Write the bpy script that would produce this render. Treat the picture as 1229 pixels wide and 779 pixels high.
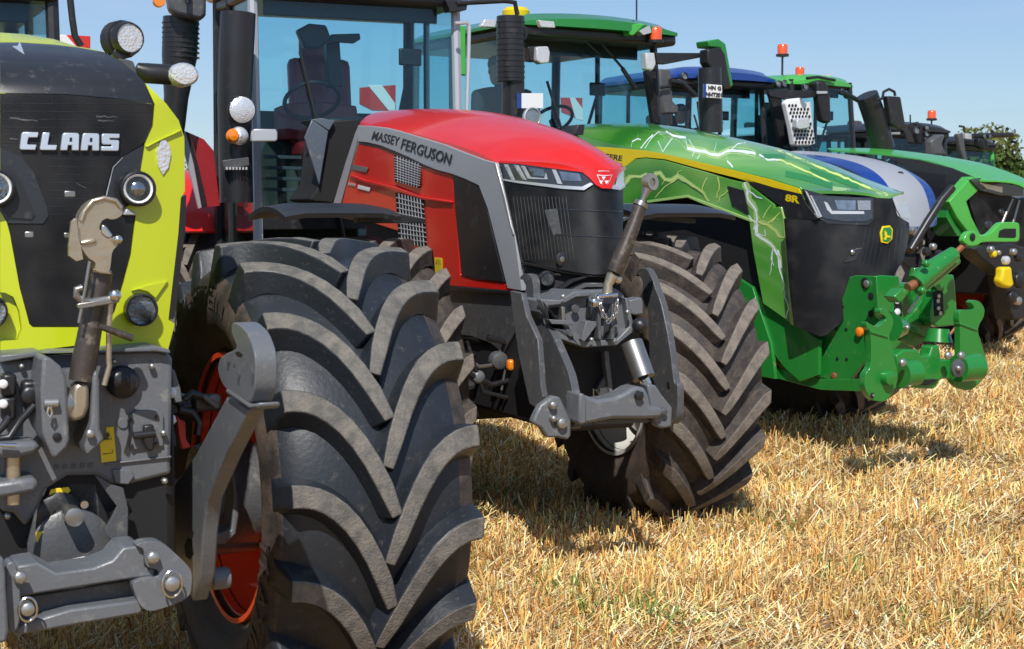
import bpy, bmesh, math, random
import numpy as np
from mathutils import Vector, Matrix, noise
from math import sin, cos, pi, radians, sqrt, atan2
S = bpy.context.scene; COL = S.collection
for o in list(bpy.data.objects): bpy.data.objects.remove(o)
random.seed(7); RNG = np.random.default_rng(11)
# ------------------------------------------------------------ camera
FPX, W0, H0, EYE, HOR = 1900.0, 1229.0, 779.0, 1.75, 255.0
PITCH = math.atan((H0/2-HOR)/FPX)
cam = bpy.data.cameras.new('camera'); co = bpy.data.objects.new('camera', cam); COL.objects.link(co)
co.location = (0, 0, EYE); co.rotation_euler = (pi/2-PITCH, 0, 0)
cam.sensor_width = 36; cam.lens = 36*FPX/W0; cam.clip_start = .05; cam.clip_end = 5000
cam.dof.use_dof = True; cam.dof.focus_distance = 7.0; cam.dof.aperture_fstop = 11
S.camera = co
S.render.resolution_x = 1024; S.render.resolution_y = 649
# ------------------------------------------------------------ sky and sun
SUN_EL = radians(47); SUN_AZ = atan2(-.04, -.999)
w = bpy.data.worlds.new('World'); S.world = w; w.use_nodes = True
nt = w.node_tree; bg = nt.nodes['Background']
sky = nt.nodes.new('ShaderNodeTexSky'); sky.sky_type = 'NISHITA'; sky.sun_disc = False
sky.sun_elevation = SUN_EL; sky.sun_rotation = SUN_AZ; sky.air_density = 1.0; sky.dust_density = .3; sky.ozone_density = 3.0
tc = nt.nodes.new('ShaderNodeTexCoord'); mp = nt.nodes.new('ShaderNodeMapping'); mp.inputs['Scale'].default_value = (1.2, 1.2, 9)
nz = nt.nodes.new('ShaderNodeTexNoise'); nz.inputs['Scale'].default_value = 2.2; nz.inputs['Detail'].default_value = 6; nz.inputs['Roughness'].default_value = .55
rp = nt.nodes.new('ShaderNodeValToRGB'); rp.color_ramp.elements[0].position = .44; rp.color_ramp.elements[1].position = .68
rp.color_ramp.elements[0].color = (.12, .12, .12, 1); rp.color_ramp.elements[1].color = (.6, .6, .6, 1)
mx = nt.nodes.new('ShaderNodeMixRGB'); mx.inputs[2].default_value = (5.6, 6.6, 8.2, 1)
nt.links.new(tc.outputs['Generated'], mp.inputs[0]); nt.links.new(mp.outputs[0], nz.inputs[0]); nt.links.new(nz.outputs[0], rp.inputs[0])
nt.links.new(rp.outputs[0], mx.inputs[0]); nt.links.new(sky.outputs[0], mx.inputs[1]); hue = nt.nodes.new('ShaderNodeMixRGB'); hue.blend_type = 'MULTIPLY'; hue.inputs[0].default_value = 1; hue.inputs[2].default_value = (.77, .85, .96, 1); nt.links.new(mx.outputs[0], hue.inputs[1]); nt.links.new(hue.outputs[0], bg.inputs[0])
bg.inputs[1].default_value = .11
sl = bpy.data.lights.new('sun', 'SUN'); sl.energy = 4.6; sl.angle = radians(.53); sl.color = (1, .96, .9)
so = bpy.data.objects.new('sun', sl); COL.objects.link(so)
sd = Vector((sin(SUN_AZ)*cos(SUN_EL), cos(SUN_AZ)*cos(SUN_EL), sin(SUN_EL)))
so.rotation_euler = sd.to_track_quat('Z', 'Y').to_euler(); so.location = sd*30
S.view_settings.view_transform = 'Standard'; S.view_settings.look = 'None'; S.view_settings.exposure = 0.0
S.cycles.transparent_max_bounces = 40; S.cycles.max_bounces = 12; S.view_settings.gamma = 1; S.view_settings.use_curve_mapping = False
# ------------------------------------------------------------ materials
def mat(name, col, rough=.5, metal=0, coat=0, var=.12, vs=6, dust=0, dcol=(.42, .36, .28), bump=0, bs=60, spec=.5):
    m = bpy.data.materials.new(name); m.use_nodes = True; n = m.node_tree; b = n.nodes['Principled BSDF']
    b.inputs['Roughness'].default_value = rough; b.inputs['Metallic'].default_value = metal
    b.inputs['Coat Weight'].default_value = coat; b.inputs['Coat Roughness'].default_value = .08
    b.inputs['Specular IOR Level'].default_value = spec
    t = n.nodes.new('ShaderNodeTexCoord')
    z = n.nodes.new('ShaderNodeTexNoise'); z.inputs['Scale'].default_value = vs; z.inputs['Detail'].default_value = 5
    n.links.new(t.outputs['Object'], z.inputs[0])
    a = n.nodes.new('ShaderNodeMixRGB'); a.inputs[1].default_value = tuple(c*(1-var) for c in col)+(1,); a.inputs[2].default_value = tuple(min(1, c*(1+var)) for c in col)+(1,)
    n.links.new(z.outputs[0], a.inputs[0]); out = a.outputs[0]
    if dust:
        z2 = n.nodes.new('ShaderNodeTexNoise'); z2.inputs['Scale'].default_value = vs*2.3; z2.inputs['Detail'].default_value = 9; z2.inputs['Roughness'].default_value = .7
        n.links.new(t.outputs['Object'], z2.inputs[0])
        r = n.nodes.new('ShaderNodeValToRGB'); r.color_ramp.elements[0].position = max(0, .62-dust*.5); r.color_ramp.elements[1].position = max(.1, .95-dust*.4)
        n.links.new(z2.outputs[0], r.inputs[0])
        d = n.nodes.new('ShaderNodeMixRGB'); d.inputs[2].default_value = dcol+(1,)
        n.links.new(r.outputs[0], d.inputs[0]); n.links.new(out, d.inputs[1]); out = d.outputs[0]
        rr = n.nodes.new('ShaderNodeMapRange'); rr.inputs[3].default_value = rough; rr.inputs[4].default_value = .9
        n.links.new(r.outputs[0], rr.inputs[0]); n.links.new(rr.outputs[0], b.inputs['Roughness'])
    n.links.new(out, b.inputs['Base Color'])
    if bump:
        z3 = n.nodes.new('ShaderNodeTexNoise'); z3.inputs['Scale'].default_value = bs; z3.inputs['Detail'].default_value = 6
        n.links.new(t.outputs['Object'], z3.inputs[0]); bp = n.nodes.new('ShaderNodeBump'); bp.inputs['Strength'].default_value = bump; bp.inputs['Distance'].default_value = .01
        n.links.new(z3.outputs[0], bp.inputs['Height']); n.links.new(bp.outputs[0], b.inputs['Normal'])
    return m
M = {}
M['lime'] = mat('lime_paint', (.50, .57, .01), .3, coat=.5, var=.05)
M['red'] = mat('red_paint', (.68, .016, .011), .28, coat=.45, spec=.4, var=.06)
M['silver'] = mat('silver_paint', (.44, .46, .49), .38, metal=.35, var=.04)
M['gleam'] = mat('bright_trim', (.7, .7, .7), .3, metal=.6, var=.03)
M['green'] = mat('green_paint', (.015, .21, .03), .3, coat=.6, var=.08, dust=.03)
M['green_far'] = mat('light_green_paint', (.07, .42, .06), .3, coat=.5, var=.05)
M['blue'] = mat('blue_paint', (.006, .04, .24), .25, coat=.7, var=.05)
M['yellow'] = mat('yellow_paint', (.75, .55, .005), .4, var=.04)
M['iron'] = mat('dark_grey_iron', (.078, .081, .086), .36, var=.12, vs=9, dust=.16, dcol=(.26, .23, .19), bump=.15, bs=90)
M['iron2'] = mat('mid_grey_casting', (.130, .138, .150), .36, var=.08, vs=9, dust=.14, dcol=(.32, .3, .26), bump=.12, bs=90)
M['black'] = mat('black_plastic', (.018, .018, .02), .35, var=.2, dust=.1, dcol=(.1, .09, .08))
M['gloss'] = mat('gloss_black', (.022, .023, .026), .28, coat=.2, var=.15, vs=12, dust=.12, dcol=(.13, .12, .11))
M['dark'] = mat('dark_recess', (.008, .008, .009), .7)
M['zinc'] = mat('yellow_zinc', (.52, .45, .34), .32, metal=.8, var=.15, vs=20, bump=.1)
M['chrome'] = mat('bright_steel', (.7, .7, .7), .2, metal=1, var=.1)
M['steel'] = mat('dull_steel', (.33, .32, .30), .35, metal=.85, var=.2, vs=20)
M['tubeiron'] = mat('brown_grey_tube', (.085, .07, .06), .4, metal=.5, var=.3, vs=14, dust=.15)
M['rimred'] = mat('rim_orange_red', (.85, .075, .010), .35, coat=.4, var=.08, dust=.03)
M['rimwhite'] = mat('rim_white', (.55, .55, .52), .5, var=.08, dust=.15)
M['rimyellow'] = mat('rim_yellow', (.7, .5, .01), .4, var=.08, dust=.15)
M['tyre'] = mat('tyre_black_rubber', (.017, .021, .028), .45, var=.3, vs=14, dust=.10, dcol=(.13, .12, .11), bump=.12, bs=70)
M['side'] = mat('tyre_dusty_sidewall', (.030, .026, .024), .6, var=.3, vs=4, dust=.42, dcol=(.14, .10, .075), bump=.2, bs=90)
M['lugtop'] = mat('tyre_dusty_lug_top', (.105, .10, .092), .85, var=.35, vs=9, dust=.42, dcol=(.25, .225, .185), bump=.5, bs=120)
M['tyrebrown'] = mat('tyre_earthy_rubber', (.042, .036, .033), .66, var=.35, vs=7, dust=.36, dcol=(.14, .108, .083), bump=.35, bs=80)
M['lugbrown'] = mat('tyre_earthy_lug_top', (.125, .108, .093), .85, var=.3, vs=8, dust=.5, dcol=(.27, .23, .185), bump=.45, bs=110)
M['sidebrown'] = mat('tyre_earthy_sidewall', (.055, .043, .036), .7, var=.3, vs=5, dust=.45, dcol=(.13, .095, .07), bump=.25, bs=80)
M['seat'] = mat('seat_fabric', (.05, .05, .055), .9)
M['redseat'] = mat('red_interior', (.30, .015, .02), .4, coat=.4); M['bowl'] = mat('lamp_bowl', (.35, .36, .38), .18, metal=.9, var=.6, vs=25)
M['interior'] = mat('cab_interior_panels', (.05, .055, .045), .6, var=.7, vs=3)
M['ringwhite'] = mat('light_ring_white', (.85, .87, .85), .25, coat=1, var=.06, vs=40)
M['skin'] = mat('skin', (.45, .25, .17), .6)
M['cloth'] = mat('dark_cloth', (.02, .03, .04), .9)
M['cap'] = mat('grey_cap', (.12, .12, .12), .9)
M['white'] = mat('white_paint', (.8, .8, .8), .4, var=.03)
M['ink'] = mat('dark_print', (.02, .02, .025), .5)
M['chromeprint'] = mat('silver_letter', (.62, .68, .76), .3, metal=.5, var=.06, vs=15)
M['label'] = mat('yellow_label', (.8, .6, .02), .5)
M['copper'] = mat('dull_copper', (.35, .14, .07), .5, metal=.5)
M['orange'] = mat('amber_lens', (.85, .23, .01), .15, coat=.8)
M['beacon'] = mat('beacon_lens', (.8, .10, .015), .2, coat=.8)
M['reflector'] = mat('reflector_red', (.6, .03, .02), .4)
M['greypanel'] = mat('blue_grey_tank', (.10, .12, .15), .35, var=.1, dust=.1)
M['bolt'] = mat('pale_bolt', (.45, .44, .42), .35, metal=.8, var=.2)
M['lightning'] = mat('white_print', (.75, .85, .9), .35, coat=.5)
M['lightning2'] = mat('yellow_green_print', (.6, .75, .2), .35, coat=.5)
M['pale_green'] = mat('pale_green_print', (.35, .55, .16), .3, coat=.6)
def lens(name, col, rough=.12):
    m = mat(name, col, rough, metal=.5, var=.25, vs=50, coat=1); n = m.node_tree
    t = n.nodes.new('ShaderNodeTexCoord'); v = n.nodes.new('ShaderNodeTexVoronoi'); v.inputs['Scale'].default_value = 120; n.links.new(t.outputs['Object'], v.inputs['Vector'])
    bp = n.nodes.new('ShaderNodeBump'); bp.inputs['Strength'].default_value = .6; bp.inputs['Distance'].default_value = .004
    n.links.new(v.outputs['Distance'], bp.inputs['Height']); n.links.new(bp.outputs[0], n.nodes['Principled BSDF'].inputs['Normal']); return m
M['lens'] = lens('lamp_lens', (.85, .86, .88)); M['lensdark'] = lens('dark_lamp_lens', (.38, .40, .43)); M['lampblack'] = mat('smoked_lamp_housing', (.035, .037, .042), .12, coat=1, var=.5, vs=30)
def glass(name, tint, refl=1.45):
    m = bpy.data.materials.new(name); m.use_nodes = True; n = m.node_tree; n.nodes.clear()
    o = n.nodes.new('ShaderNodeOutputMaterial'); mi = n.nodes.new('ShaderNodeMixShader'); t = n.nodes.new('ShaderNodeBsdfTransparent')
    g = n.nodes.new('ShaderNodeBsdfGlossy'); g.inputs['Roughness'].default_value = .02; lw = n.nodes.new('ShaderNodeLayerWeight'); lw.inputs['Blend'].default_value = .5; p5 = n.nodes.new('ShaderNodeMath'); p5.operation = 'POWER'; p5.inputs[1].default_value = 4.0; n.links.new(lw.outputs['Facing'], p5.inputs[0])
    f = n.nodes.new('ShaderNodeMath'); f.operation = 'MULTIPLY_ADD'; f.inputs[1].default_value = .7; f.inputs[2].default_value = .035; n.links.new(p5.outputs[0], f.inputs[0])
    t.inputs[0].default_value = tint+(1,); n.links.new(f.outputs[0], mi.inputs[0]); n.links.new(t.outputs[0], mi.inputs[1]); n.links.new(g.outputs[0], mi.inputs[2]); n.links.new(mi.outputs[0], o.inputs[0])
    return m
M['glass'] = glass('teal_cab_glass', (.80, .93, .95)); M['clear'] = glass('clear_lens', (.9, .93, .95))
def graphics_mat():   # the printed green storm wrap of the third tractor
    m = mat('storm_wrap', (.045, .25, .03), .22, coat=.9, var=.0); n = m.node_tree; b = n.nodes['Principled BSDF']
    t = n.nodes.new('ShaderNodeTexCoord'); mp = n.nodes.new('ShaderNodeMapping'); mp.inputs['Scale'].default_value = (1.6, .8, 1.6)
    z = n.nodes.new('ShaderNodeTexNoise'); z.inputs['Scale'].default_value = 1.3; z.inputs['Detail'].default_value = 2; z.inputs['Distortion'].default_value = .5
    r = n.nodes.new('ShaderNodeValToRGB'); e = r.color_ramp.elements
    e[0].position = .3; e[0].color = (.03, .20, .025, 1); e[1].position = .85; e[1].color = (.42, .62, .22, 1)
    k = e.new(.5); k.color = (.09, .33, .045, 1)
    n.links.new(t.outputs['Object'], mp.inputs[0]); n.links.new(mp.outputs[0], z.inputs[0]); n.links.new(z.outputs[0], r.inputs[0]); n.links.new(r.outputs[0], b.inputs['Base Color'])
    return m
M['wrap'] = graphics_mat()
def grille_mat():
    m = mat('fine_mesh_grille', (.02, .02, .022), .38, var=.2, spec=.35); n = m.node_tree; b = n.nodes['Principled BSDF']
    t = n.nodes.new('ShaderNodeTexCoord'); v = n.nodes.new('ShaderNodeTexVoronoi'); v.inputs['Scale'].default_value = 320
    n.links.new(t.outputs['Object'], v.inputs['Vector'])
    z = n.nodes.new('ShaderNodeTexNoise'); z.inputs['Scale'].default_value = 5; mp = n.nodes.new('ShaderNodeMapping'); mp.inputs['Scale'].default_value = (1.5, 1, 1.2)
    n.links.new(t.outputs['Object'], mp.inputs[0]); n.links.new(mp.outputs[0], z.inputs[0])
    r = n.nodes.new('ShaderNodeValToRGB'); r.color_ramp.elements[0].color = (.006, .006, .007, 1); r.color_ramp.elements[1].color = (.026, .025, .024, 1); r.color_ramp.elements[0].position = .4; r.color_ramp.elements[1].position = .75
    n.links.new(z.outputs[0], r.inputs[0]); n.links.new(r.outputs[0], b.inputs['Base Color'])
    bp = n.nodes.new('ShaderNodeBump'); bp.inputs['Strength'].default_value = .2; bp.inputs['Distance'].default_value = .002
    n.links.new(v.outputs[0], bp.inputs['Height']); n.links.new(bp.outputs[0], b.inputs['Normal'])
    return m
M['grille'] = grille_mat()
# ------------------------------------------------------------ mesh helpers
def mk(name, vs, fs, m, parent=None, smooth=True, bevel=0, mi=None, recalc=True, ang=38):
    me = bpy.data.meshes.new(name); me.from_pydata([tuple(v) for v in vs], [], fs)
    if recalc:
        bm = bmesh.new(); bm.from_mesh(me); bmesh.ops.recalc_face_normals(bm, faces=bm.faces); bm.to_mesh(me); bm.free()
    ms = m if isinstance(m, (list, tuple)) else [m]
    for q in ms: me.materials.append(M[q] if isinstance(q, str) else q)
    if mi: me.polygons.foreach_set('material_index', mi)
    if smooth:
        me.polygons.foreach_set('use_smooth', [True]*len(me.polygons)); me.set_sharp_from_angle(angle=radians(ang))
    o = bpy.data.objects.new(name, me); COL.objects.link(o)
    if parent: o.parent = parent
    if bevel:
        b = o.modifiers.new('bevel', 'BEVEL'); b.width = bevel; b.segments = 2; b.limit_method = 'ANGLE'; b.angle_limit = radians(40)
    return o
def tag(o, label=None, cat=None, group=None, kind=None):
    if label: o['label'] = label
    if cat: o['category'] = cat
    if group: o['group'] = group
    if kind: o['kind'] = kind
    return o
class Tr:
    def __init__(s, u, w_, th, label, group=None, z=0, name='tractor'):
        s.o = bpy.data.objects.new(name, None); COL.objects.link(s.o); s.th = radians(th); s.z = z
        s.o.location = (u, w_, z); s.o.rotation_euler = (0, 0, s.th); tag(s.o, label, 'tractor', group)
        s.inv = Matrix.Rotation(-s.th, 3, 'Z'); s.c = s.inv @ (Vector((0, 0, EYE))-Vector((u, w_, z))); s.dist = sqrt(u*u+w_*w_)
    def ray(s, px, py):
        d = Vector(((px-W0/2)/FPX, 1, -(py-H0/2)/FPX)); d = Matrix.Rotation(-PITCH, 3, 'X') @ d
        return s.inv @ d
    def hit(s, px, py, sf):
        d = s.ray(px, py); c = s.c
        if isinstance(sf, tuple):
            k = 'xyz'.index(sf[0]); t = (sf[1]-c[k])/d[k]; return c+d*t
        lo, hi = s.dist-1.6, s.dist+4.5; n = 60; best = None; pv = None
        for i in range(n+1):
            t = lo+(hi-lo)*i/n; v = sf(c+d*t)
            if best is None or abs(v) < best[0]: best = (abs(v), t)
            if pv is not None and pv[0]*v <= 0:
                a, b, va = pv[1], t, pv[0]
                for _ in range(22):
                    m_ = (a+b)/2; vm = sf(c+d*m_)
                    if va*vm <= 0: b = m_
                    else: a, va = m_, vm
                return c+d*a
            pv = (v, t)
        return c+d*best[1]
def K(x0, y0, s=5.121):
    def f(t): return [(x0+float(a.split(',')[0])/s, y0+float(a.split(',')[1])/s) for a in t.split()]
    return f
px = K(0, 0, 1)
def slab(T, name, pts, sf, th, m, parent=None, bevel=.003, grid=0, off=0, ext=None, mirror=False, mirror_name=None, sm=False):
    """polygon whose corners lie on a plane or curved skin of the tractor, given real thickness"""
    parent = parent or T.o
    for _ in range(2 if sm else 0): pts = [q for a, b in zip(pts, pts[1:]+pts[:1]) for q in ((a[0]*.8+b[0]*.2, a[1]*.8+b[1]*.2), (a[0]*.2+b[0]*.8, a[1]*.2+b[1]*.8))]
    bm = bmesh.new(); bm.faces.new([bm.verts.new((x, y, 0)) for x, y in pts])
    if grid:
        xs = [p[0] for p in pts]; ys = [p[1] for p in pts]
        for ax, lo, hi in ((0, min(xs), max(xs)), (1, min(ys), max(ys))):
            v = math.ceil(lo/grid)*grid+.013
            while v < hi:
                nrm = (1, 0, 0) if ax == 0 else (0, 1, 0); cc = (v, 0, 0) if ax == 0 else (0, v, 0)
                bmesh.ops.bisect_plane(bm, geom=bm.verts[:]+bm.edges[:]+bm.faces[:], plane_co=cc, plane_no=nrm); v += grid
    bm.verts.ensure_lookup_table(); bm.faces.ensure_lookup_table(); bm.verts.index_update()
    if ext is None: ext = {'x': Vector((1, 0, 0)), 'y': Vector((0, 1, 0)), 'z': Vector((0, 0, -1))}[sf[0] if isinstance(sf, tuple) else 'y']
    P = [T.hit(v.co.x, v.co.y, sf)-ext*off for v in bm.verts]; n = len(P)
    vs = P+[p+ext*th for p in P]; fs = [[v.index for v in f.verts] for f in bm.faces]; fs2 = [[i+n for i in reversed(f)] for f in fs]
    sd_ = []
    for e in bm.edges:
        if len(e.link_faces) == 1: a, b = e.verts[0].index, e.verts[1].index; sd_.append([a, b, b+n, a+n])
    bm.free()
    o = mk(name, vs, fs+fs2+sd_, m, parent, bevel=0 if grid else bevel)
    if mirror:
        mk(mirror_name or name, [(-v[0], v[1], v[2]) for v in vs], fs+fs2+sd_, m, parent, bevel=0 if grid else bevel)
    return o
def sweep(path, r, n=10, closed=False, caps=True):
    P = [Vector(p) for p in path]; k = len(P); R = r if isinstance(r, (list, tuple)) else [r]*k; vs = []; fs = []; up = None
    for i, p in enumerate(P):
        if closed: t = (P[(i+1) % k]-P[i-1]).normalized()
        else: t = (P[min(i+1, k-1)]-P[max(i-1, 0)]).normalized()
        if up is None: up = t.orthogonal().normalized()
        up = (up-t*up.dot(t)).normalized(); b = t.cross(up)
        for j in range(n): a = 2*pi*j/n; vs.append(p+(up*cos(a)+b*sin(a))*R[i])
    for i in range(k if closed else k-1):
        for j in range(n): a, b = i*n, ((i+1) % k)*n; fs.append([a+j, a+(j+1) % n, b+(j+1) % n, b+j])
    if caps and not closed: fs.append(list(range(n))[::-1]); fs.append([(k-1)*n+j for j in range(n)])
    return vs, fs
def tube(T, name, path, r, m, parent=None, n=10, closed=False):
    vs, fs = sweep(path, r, n, closed); return mk(name, vs, fs, m, parent or T.o)
def ptube(T, name, pts, sf, r, m, parent=None, n=10, closed=False):
    return tube(T, name, [T.hit(x, y, sf) for x, y in pts], r, m, parent, n, closed)
def lathe(prof, o=(0, 0, 0), ax=(0, 0, 1), n=24):
    ax = Vector(ax).normalized(); u = ax.orthogonal().normalized(); v = ax.cross(u); o = Vector(o); vs = []; fs = []
    for r, h in prof:
        for j in range(n): a = 2*pi*j/n; vs.append(o+ax*h+(u*cos(a)+v*sin(a))*r)
    k = len(prof)
    for i in range(k-1):
        for j in range(n): fs.append([i*n+j, i*n+(j+1) % n, (i+1)*n+(j+1) % n, (i+1)*n+j])
    if prof[0][0] > 1e-4: fs.append(list(range(n))[::-1])
    if prof[-1][0] > 1e-4: fs.append([(k-1)*n+j for j in range(n)])
    return vs, fs
def turn(T, name, prof, o, ax, m, parent=None, n=24):
    vs, fs = lathe(prof, o, ax, n); return mk(name, vs, fs, m, parent or T.o)
def box(T, name, c, s, m, parent=None, bevel=.01, rot=None, taper=1):
    vs = []
    for z in (-1, 1):
        k = taper if z > 0 else 1
        for x, y in ((-1, -1), (1, -1), (1, 1), (-1, 1)): vs.append(Vector((x*s[0]/2*k, y*s[1]/2*k, z*s[2]/2)))
    if rot: R_ = Matrix.Rotation(rot[1], 3, rot[0]); vs = [R_ @ v for v in vs]
    vs = [v+Vector(c) for v in vs]
    fs = [[0, 1, 2, 3], [4, 5, 6, 7], [0, 1, 5, 4], [1, 2, 6, 5], [2, 3, 7, 6], [3, 0, 4, 7]]
    return mk(name, vs, fs, m, (parent or (T.o if T else None)), bevel=bevel)
def disc(T, name, p, rpx, sf, m, parent=None, th=.02, dome=0, n=24, ax=(0, -1, 0)):
    """round boss at photo point p, radius in photo pixels turned to metres at its depth"""
    q = T.hit(p[0], p[1], sf); r = rpx*(q-T.c).length/FPX
    pr = [(r, -.0), (r, th*.8), (r*.9, th)]+([(r*.6, th+dome*.7), (.0, th+dome)] if dome else [(0, th)])
    return turn(T, name, pr, q, ax, m, parent, n), q, r
def lamp(T, name, p, rpx, sf, parent=None, ax=(0, -1, 0), ring='black', halo=False, lift=.035):
    q = T.hit(p[0], p[1], sf); r = rpx*(q-T.c).length/FPX; ax = Vector(ax).normalized(); q = q+ax*lift
    h = turn(T, name, [(r*.7, -.06), (r, -.02), (r, .008), (r*.9, .012), (r*.86, .0)], q, ax, ring, parent, 28)
    if halo: turn(T, 'light_ring', [(r*.87, -.01), (r*.87, .004), (r*.80, .009), (r*.70, .004), (r*.68, -.01)], q, ax, 'ringwhite', h, 28)
    turn(T, 'reflector', [(r*.86, .0), (r*.6, -.012), (r*.42, -.03), (r*.40, -.012), (r*.22, -.004), (0, -.002)], q, ax, 'lensdark' if halo else 'lens', h, 28)
    if halo: turn(T, 'projector', [(r*.44, -.012), (r*.40, .0), (r*.26, .004), (0, .005)], q, ax, 'bowl', h, 28)
    turn(T, 'lens', [(r*.84, .001), (r*.5, .008), (0, .012)], q, ax, 'clear', h, 28)
    return h
def text(T, name, s, quad, sf, m, parent=None, off=.004, th=.006, space=1.0, bold=.02, shear=0, grid=True):
    cu = bpy.data.curves.new('t', 'FONT'); cu.body = s; cu.size = 1; cu.space_character = space; cu.offset = bold; cu.resolution_u = 4; cu.shear = shear
    ob = bpy.data.objects.new('t', cu); me = bpy.data.meshes.new_from_object(ob)
    co_ = [v.co.copy() for v in me.vertices]; fs = [list(p.vertices) for p in me.polygons]
    bpy.data.objects.remove(ob); bpy.data.curves.remove(cu); bpy.data.meshes.remove(me)
    x0 = min(c.x for c in co_); x1 = max(c.x for c in co_); y0 = min(c.y for c in co_); y1 = max(c.y for c in co_)
    tl, tr, br, bl = quad
    vs = []
    for c in co_:
        u = (c.x-x0)/(x1-x0); v = (c.y-y0)/(y1-y0)
        X = (1-v)*((1-u)*bl[0]+u*br[0])+v*((1-u)*tl[0]+u*tr[0]); Y = (1-v)*((1-u)*bl[1]+u*br[1])+v*((1-u)*tl[1]+u*tr[1])
        if T: vs.append(T.hit(X, Y, sf))
        else: vs.append(sf(X, Y))
    if T:
        e = Vector((1, 0, 0)) if (isinstance(sf, tuple) and sf[0] == 'x') or sf in XS else Vector((0, 1, 0))
        n = len(vs); vs = [v-e*off for v in vs]; V = vs+[v+e*th for v in vs]
        ec = {}
        for f in fs:
            for i in range(len(f)): k = tuple(sorted((f[i], f[(i+1) % len(f)]))); ec[k] = ec.get(k, 0)+1
        F = fs+[[i+n for i in reversed(f)] for f in fs]+[[a, b, b+n, a+n] for (a, b), q in ec.items() if q == 1]
        return mk(name, V, F, m, parent or T.o, smooth=False)
    return mk(name, vs, fs, m, parent, smooth=False, recalc=False)
XS = []
def strip(T, name, pts, wpx, sf, m, parent, off=.003, e=(1, 0, 0)):
    """thin printed streak following a skin"""
    e = Vector(e); vs = []; fs = []
    for i, (x, y) in enumerate(pts):
        a = pts[max(0, i-1)]; b = pts[min(len(pts)-1, i+1)]; dx, dy = b[0]-a[0], b[1]-a[1]; L = math.hypot(dx, dy) or 1
        ww = wpx*(1-.6*i/len(pts))*random.uniform(.7, 1.2)/2
        for s_ in (-1, 1): vs.append(T.hit(x-dy/L*ww*s_, y+dx/L*ww*s_, sf)-e*off)
    for i in range(len(pts)-1): fs.append([2*i, 2*i+1, 2*i+3, 2*i+2])
    return vs, fs
def bolts(T, name, lines, sf, m, parent, e=(1, 0, 0), off=.004):
    V = []; F = []; jt = 0 if name in ('grille_rib', 'panel_ridge', 'bezel_trim', 'label_outline', 'rating_plate_print') else 1
    for pts, wpx in lines:
        q = [pts[0]]
        for a, b in zip(pts, pts[1:]):
            L = math.hypot(b[0]-a[0], b[1]-a[1]); k = max(1, int(L/5))
            for i in range(1, k+1): q.append((a[0]+(b[0]-a[0])*i/k+random.uniform(-jt, jt)*(i < k), a[1]+(b[1]-a[1])*i/k+random.uniform(-jt, jt)*(i < k)))
        vs, fs = strip(T, name, q, wpx, sf, m, parent, off, e); n = len(V); V += vs; F += [[i+n for i in f] for f in fs]
    return mk(name, V, F, m, parent, smooth=False)
def catmull(L, k):
    out = []
    for i in range(len(L)-1):
        p0, p1, p2, p3 = L[max(0, i-1)], L[i], L[i+1], L[min(len(L)-1, i+2)]
        for j in range(k):
            t = j/k; out.append(.5*((2*p1)+(p2-p0)*t+(2*p0-5*p1+4*p2-p3)*t*t+(3*p1-p0-3*p2+p3)*t**3))
    out.append(L[-1].copy()); return out
def bonnet(T, name, edge, crest, side, m, parent=None, k=4, cols=10, last=(1, 3), mi=None, ms=None, droop=.12):
    """domed bonnet skin: left edge traced on the flank, crest on the centre plane, mirrored"""
    E = catmull([T.hit(x, y, side) for x, y in edge], k); C = catmull([T.hit(x, y, ('x', 0)) for x, y in crest], k); n = len(E); rows = []
    for i in range(n):
        f = i/(n-1); w_ = max(0, (f-.75)/.25) if last else 0; row = []
        for j in range(-cols, cols+1):
            s_ = 1-abs(j)/cols; e, c = E[i], C[i]
            g = (1-w_)*sin(s_*pi/2)**.9+w_*s_**3
            row.append(Vector((abs(e.x)*j/cols, c.y+(e.y-c.y)*(1-s_)**2, e.z+(c.z-e.z)*g)))
        rows.append(row)
    m2 = 2*cols+1; vs = [v for r in rows for v in r]; N = len(vs); fs = []
    for i in range(n-1):
        for j in range(m2-1): fs.append([i*m2+j, i*m2+j+1, (i+1)*m2+j+1, (i+1)*m2+j])
    # turned-down lip gives the panel thickness
    vs2 = [v-Vector((0, 0, .02)) for v in vs]; F2 = [[a+N for a in reversed(f)] for f in fs]
    rim = list(range(m2))+[i*m2+m2-1 for i in range(1, n)]+[(n-1)*m2+j for j in range(m2-2, -1, -1)]+[i*m2 for i in range(n-2, 0, -1)]
    sd_ = [[a, b, b+N, a+N] for a, b in zip(rim, rim[1:]+rim[:1])]
    return mk(name, vs+vs2, fs+F2+sd_, m, parent or T.o, ang=50), rows
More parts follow.
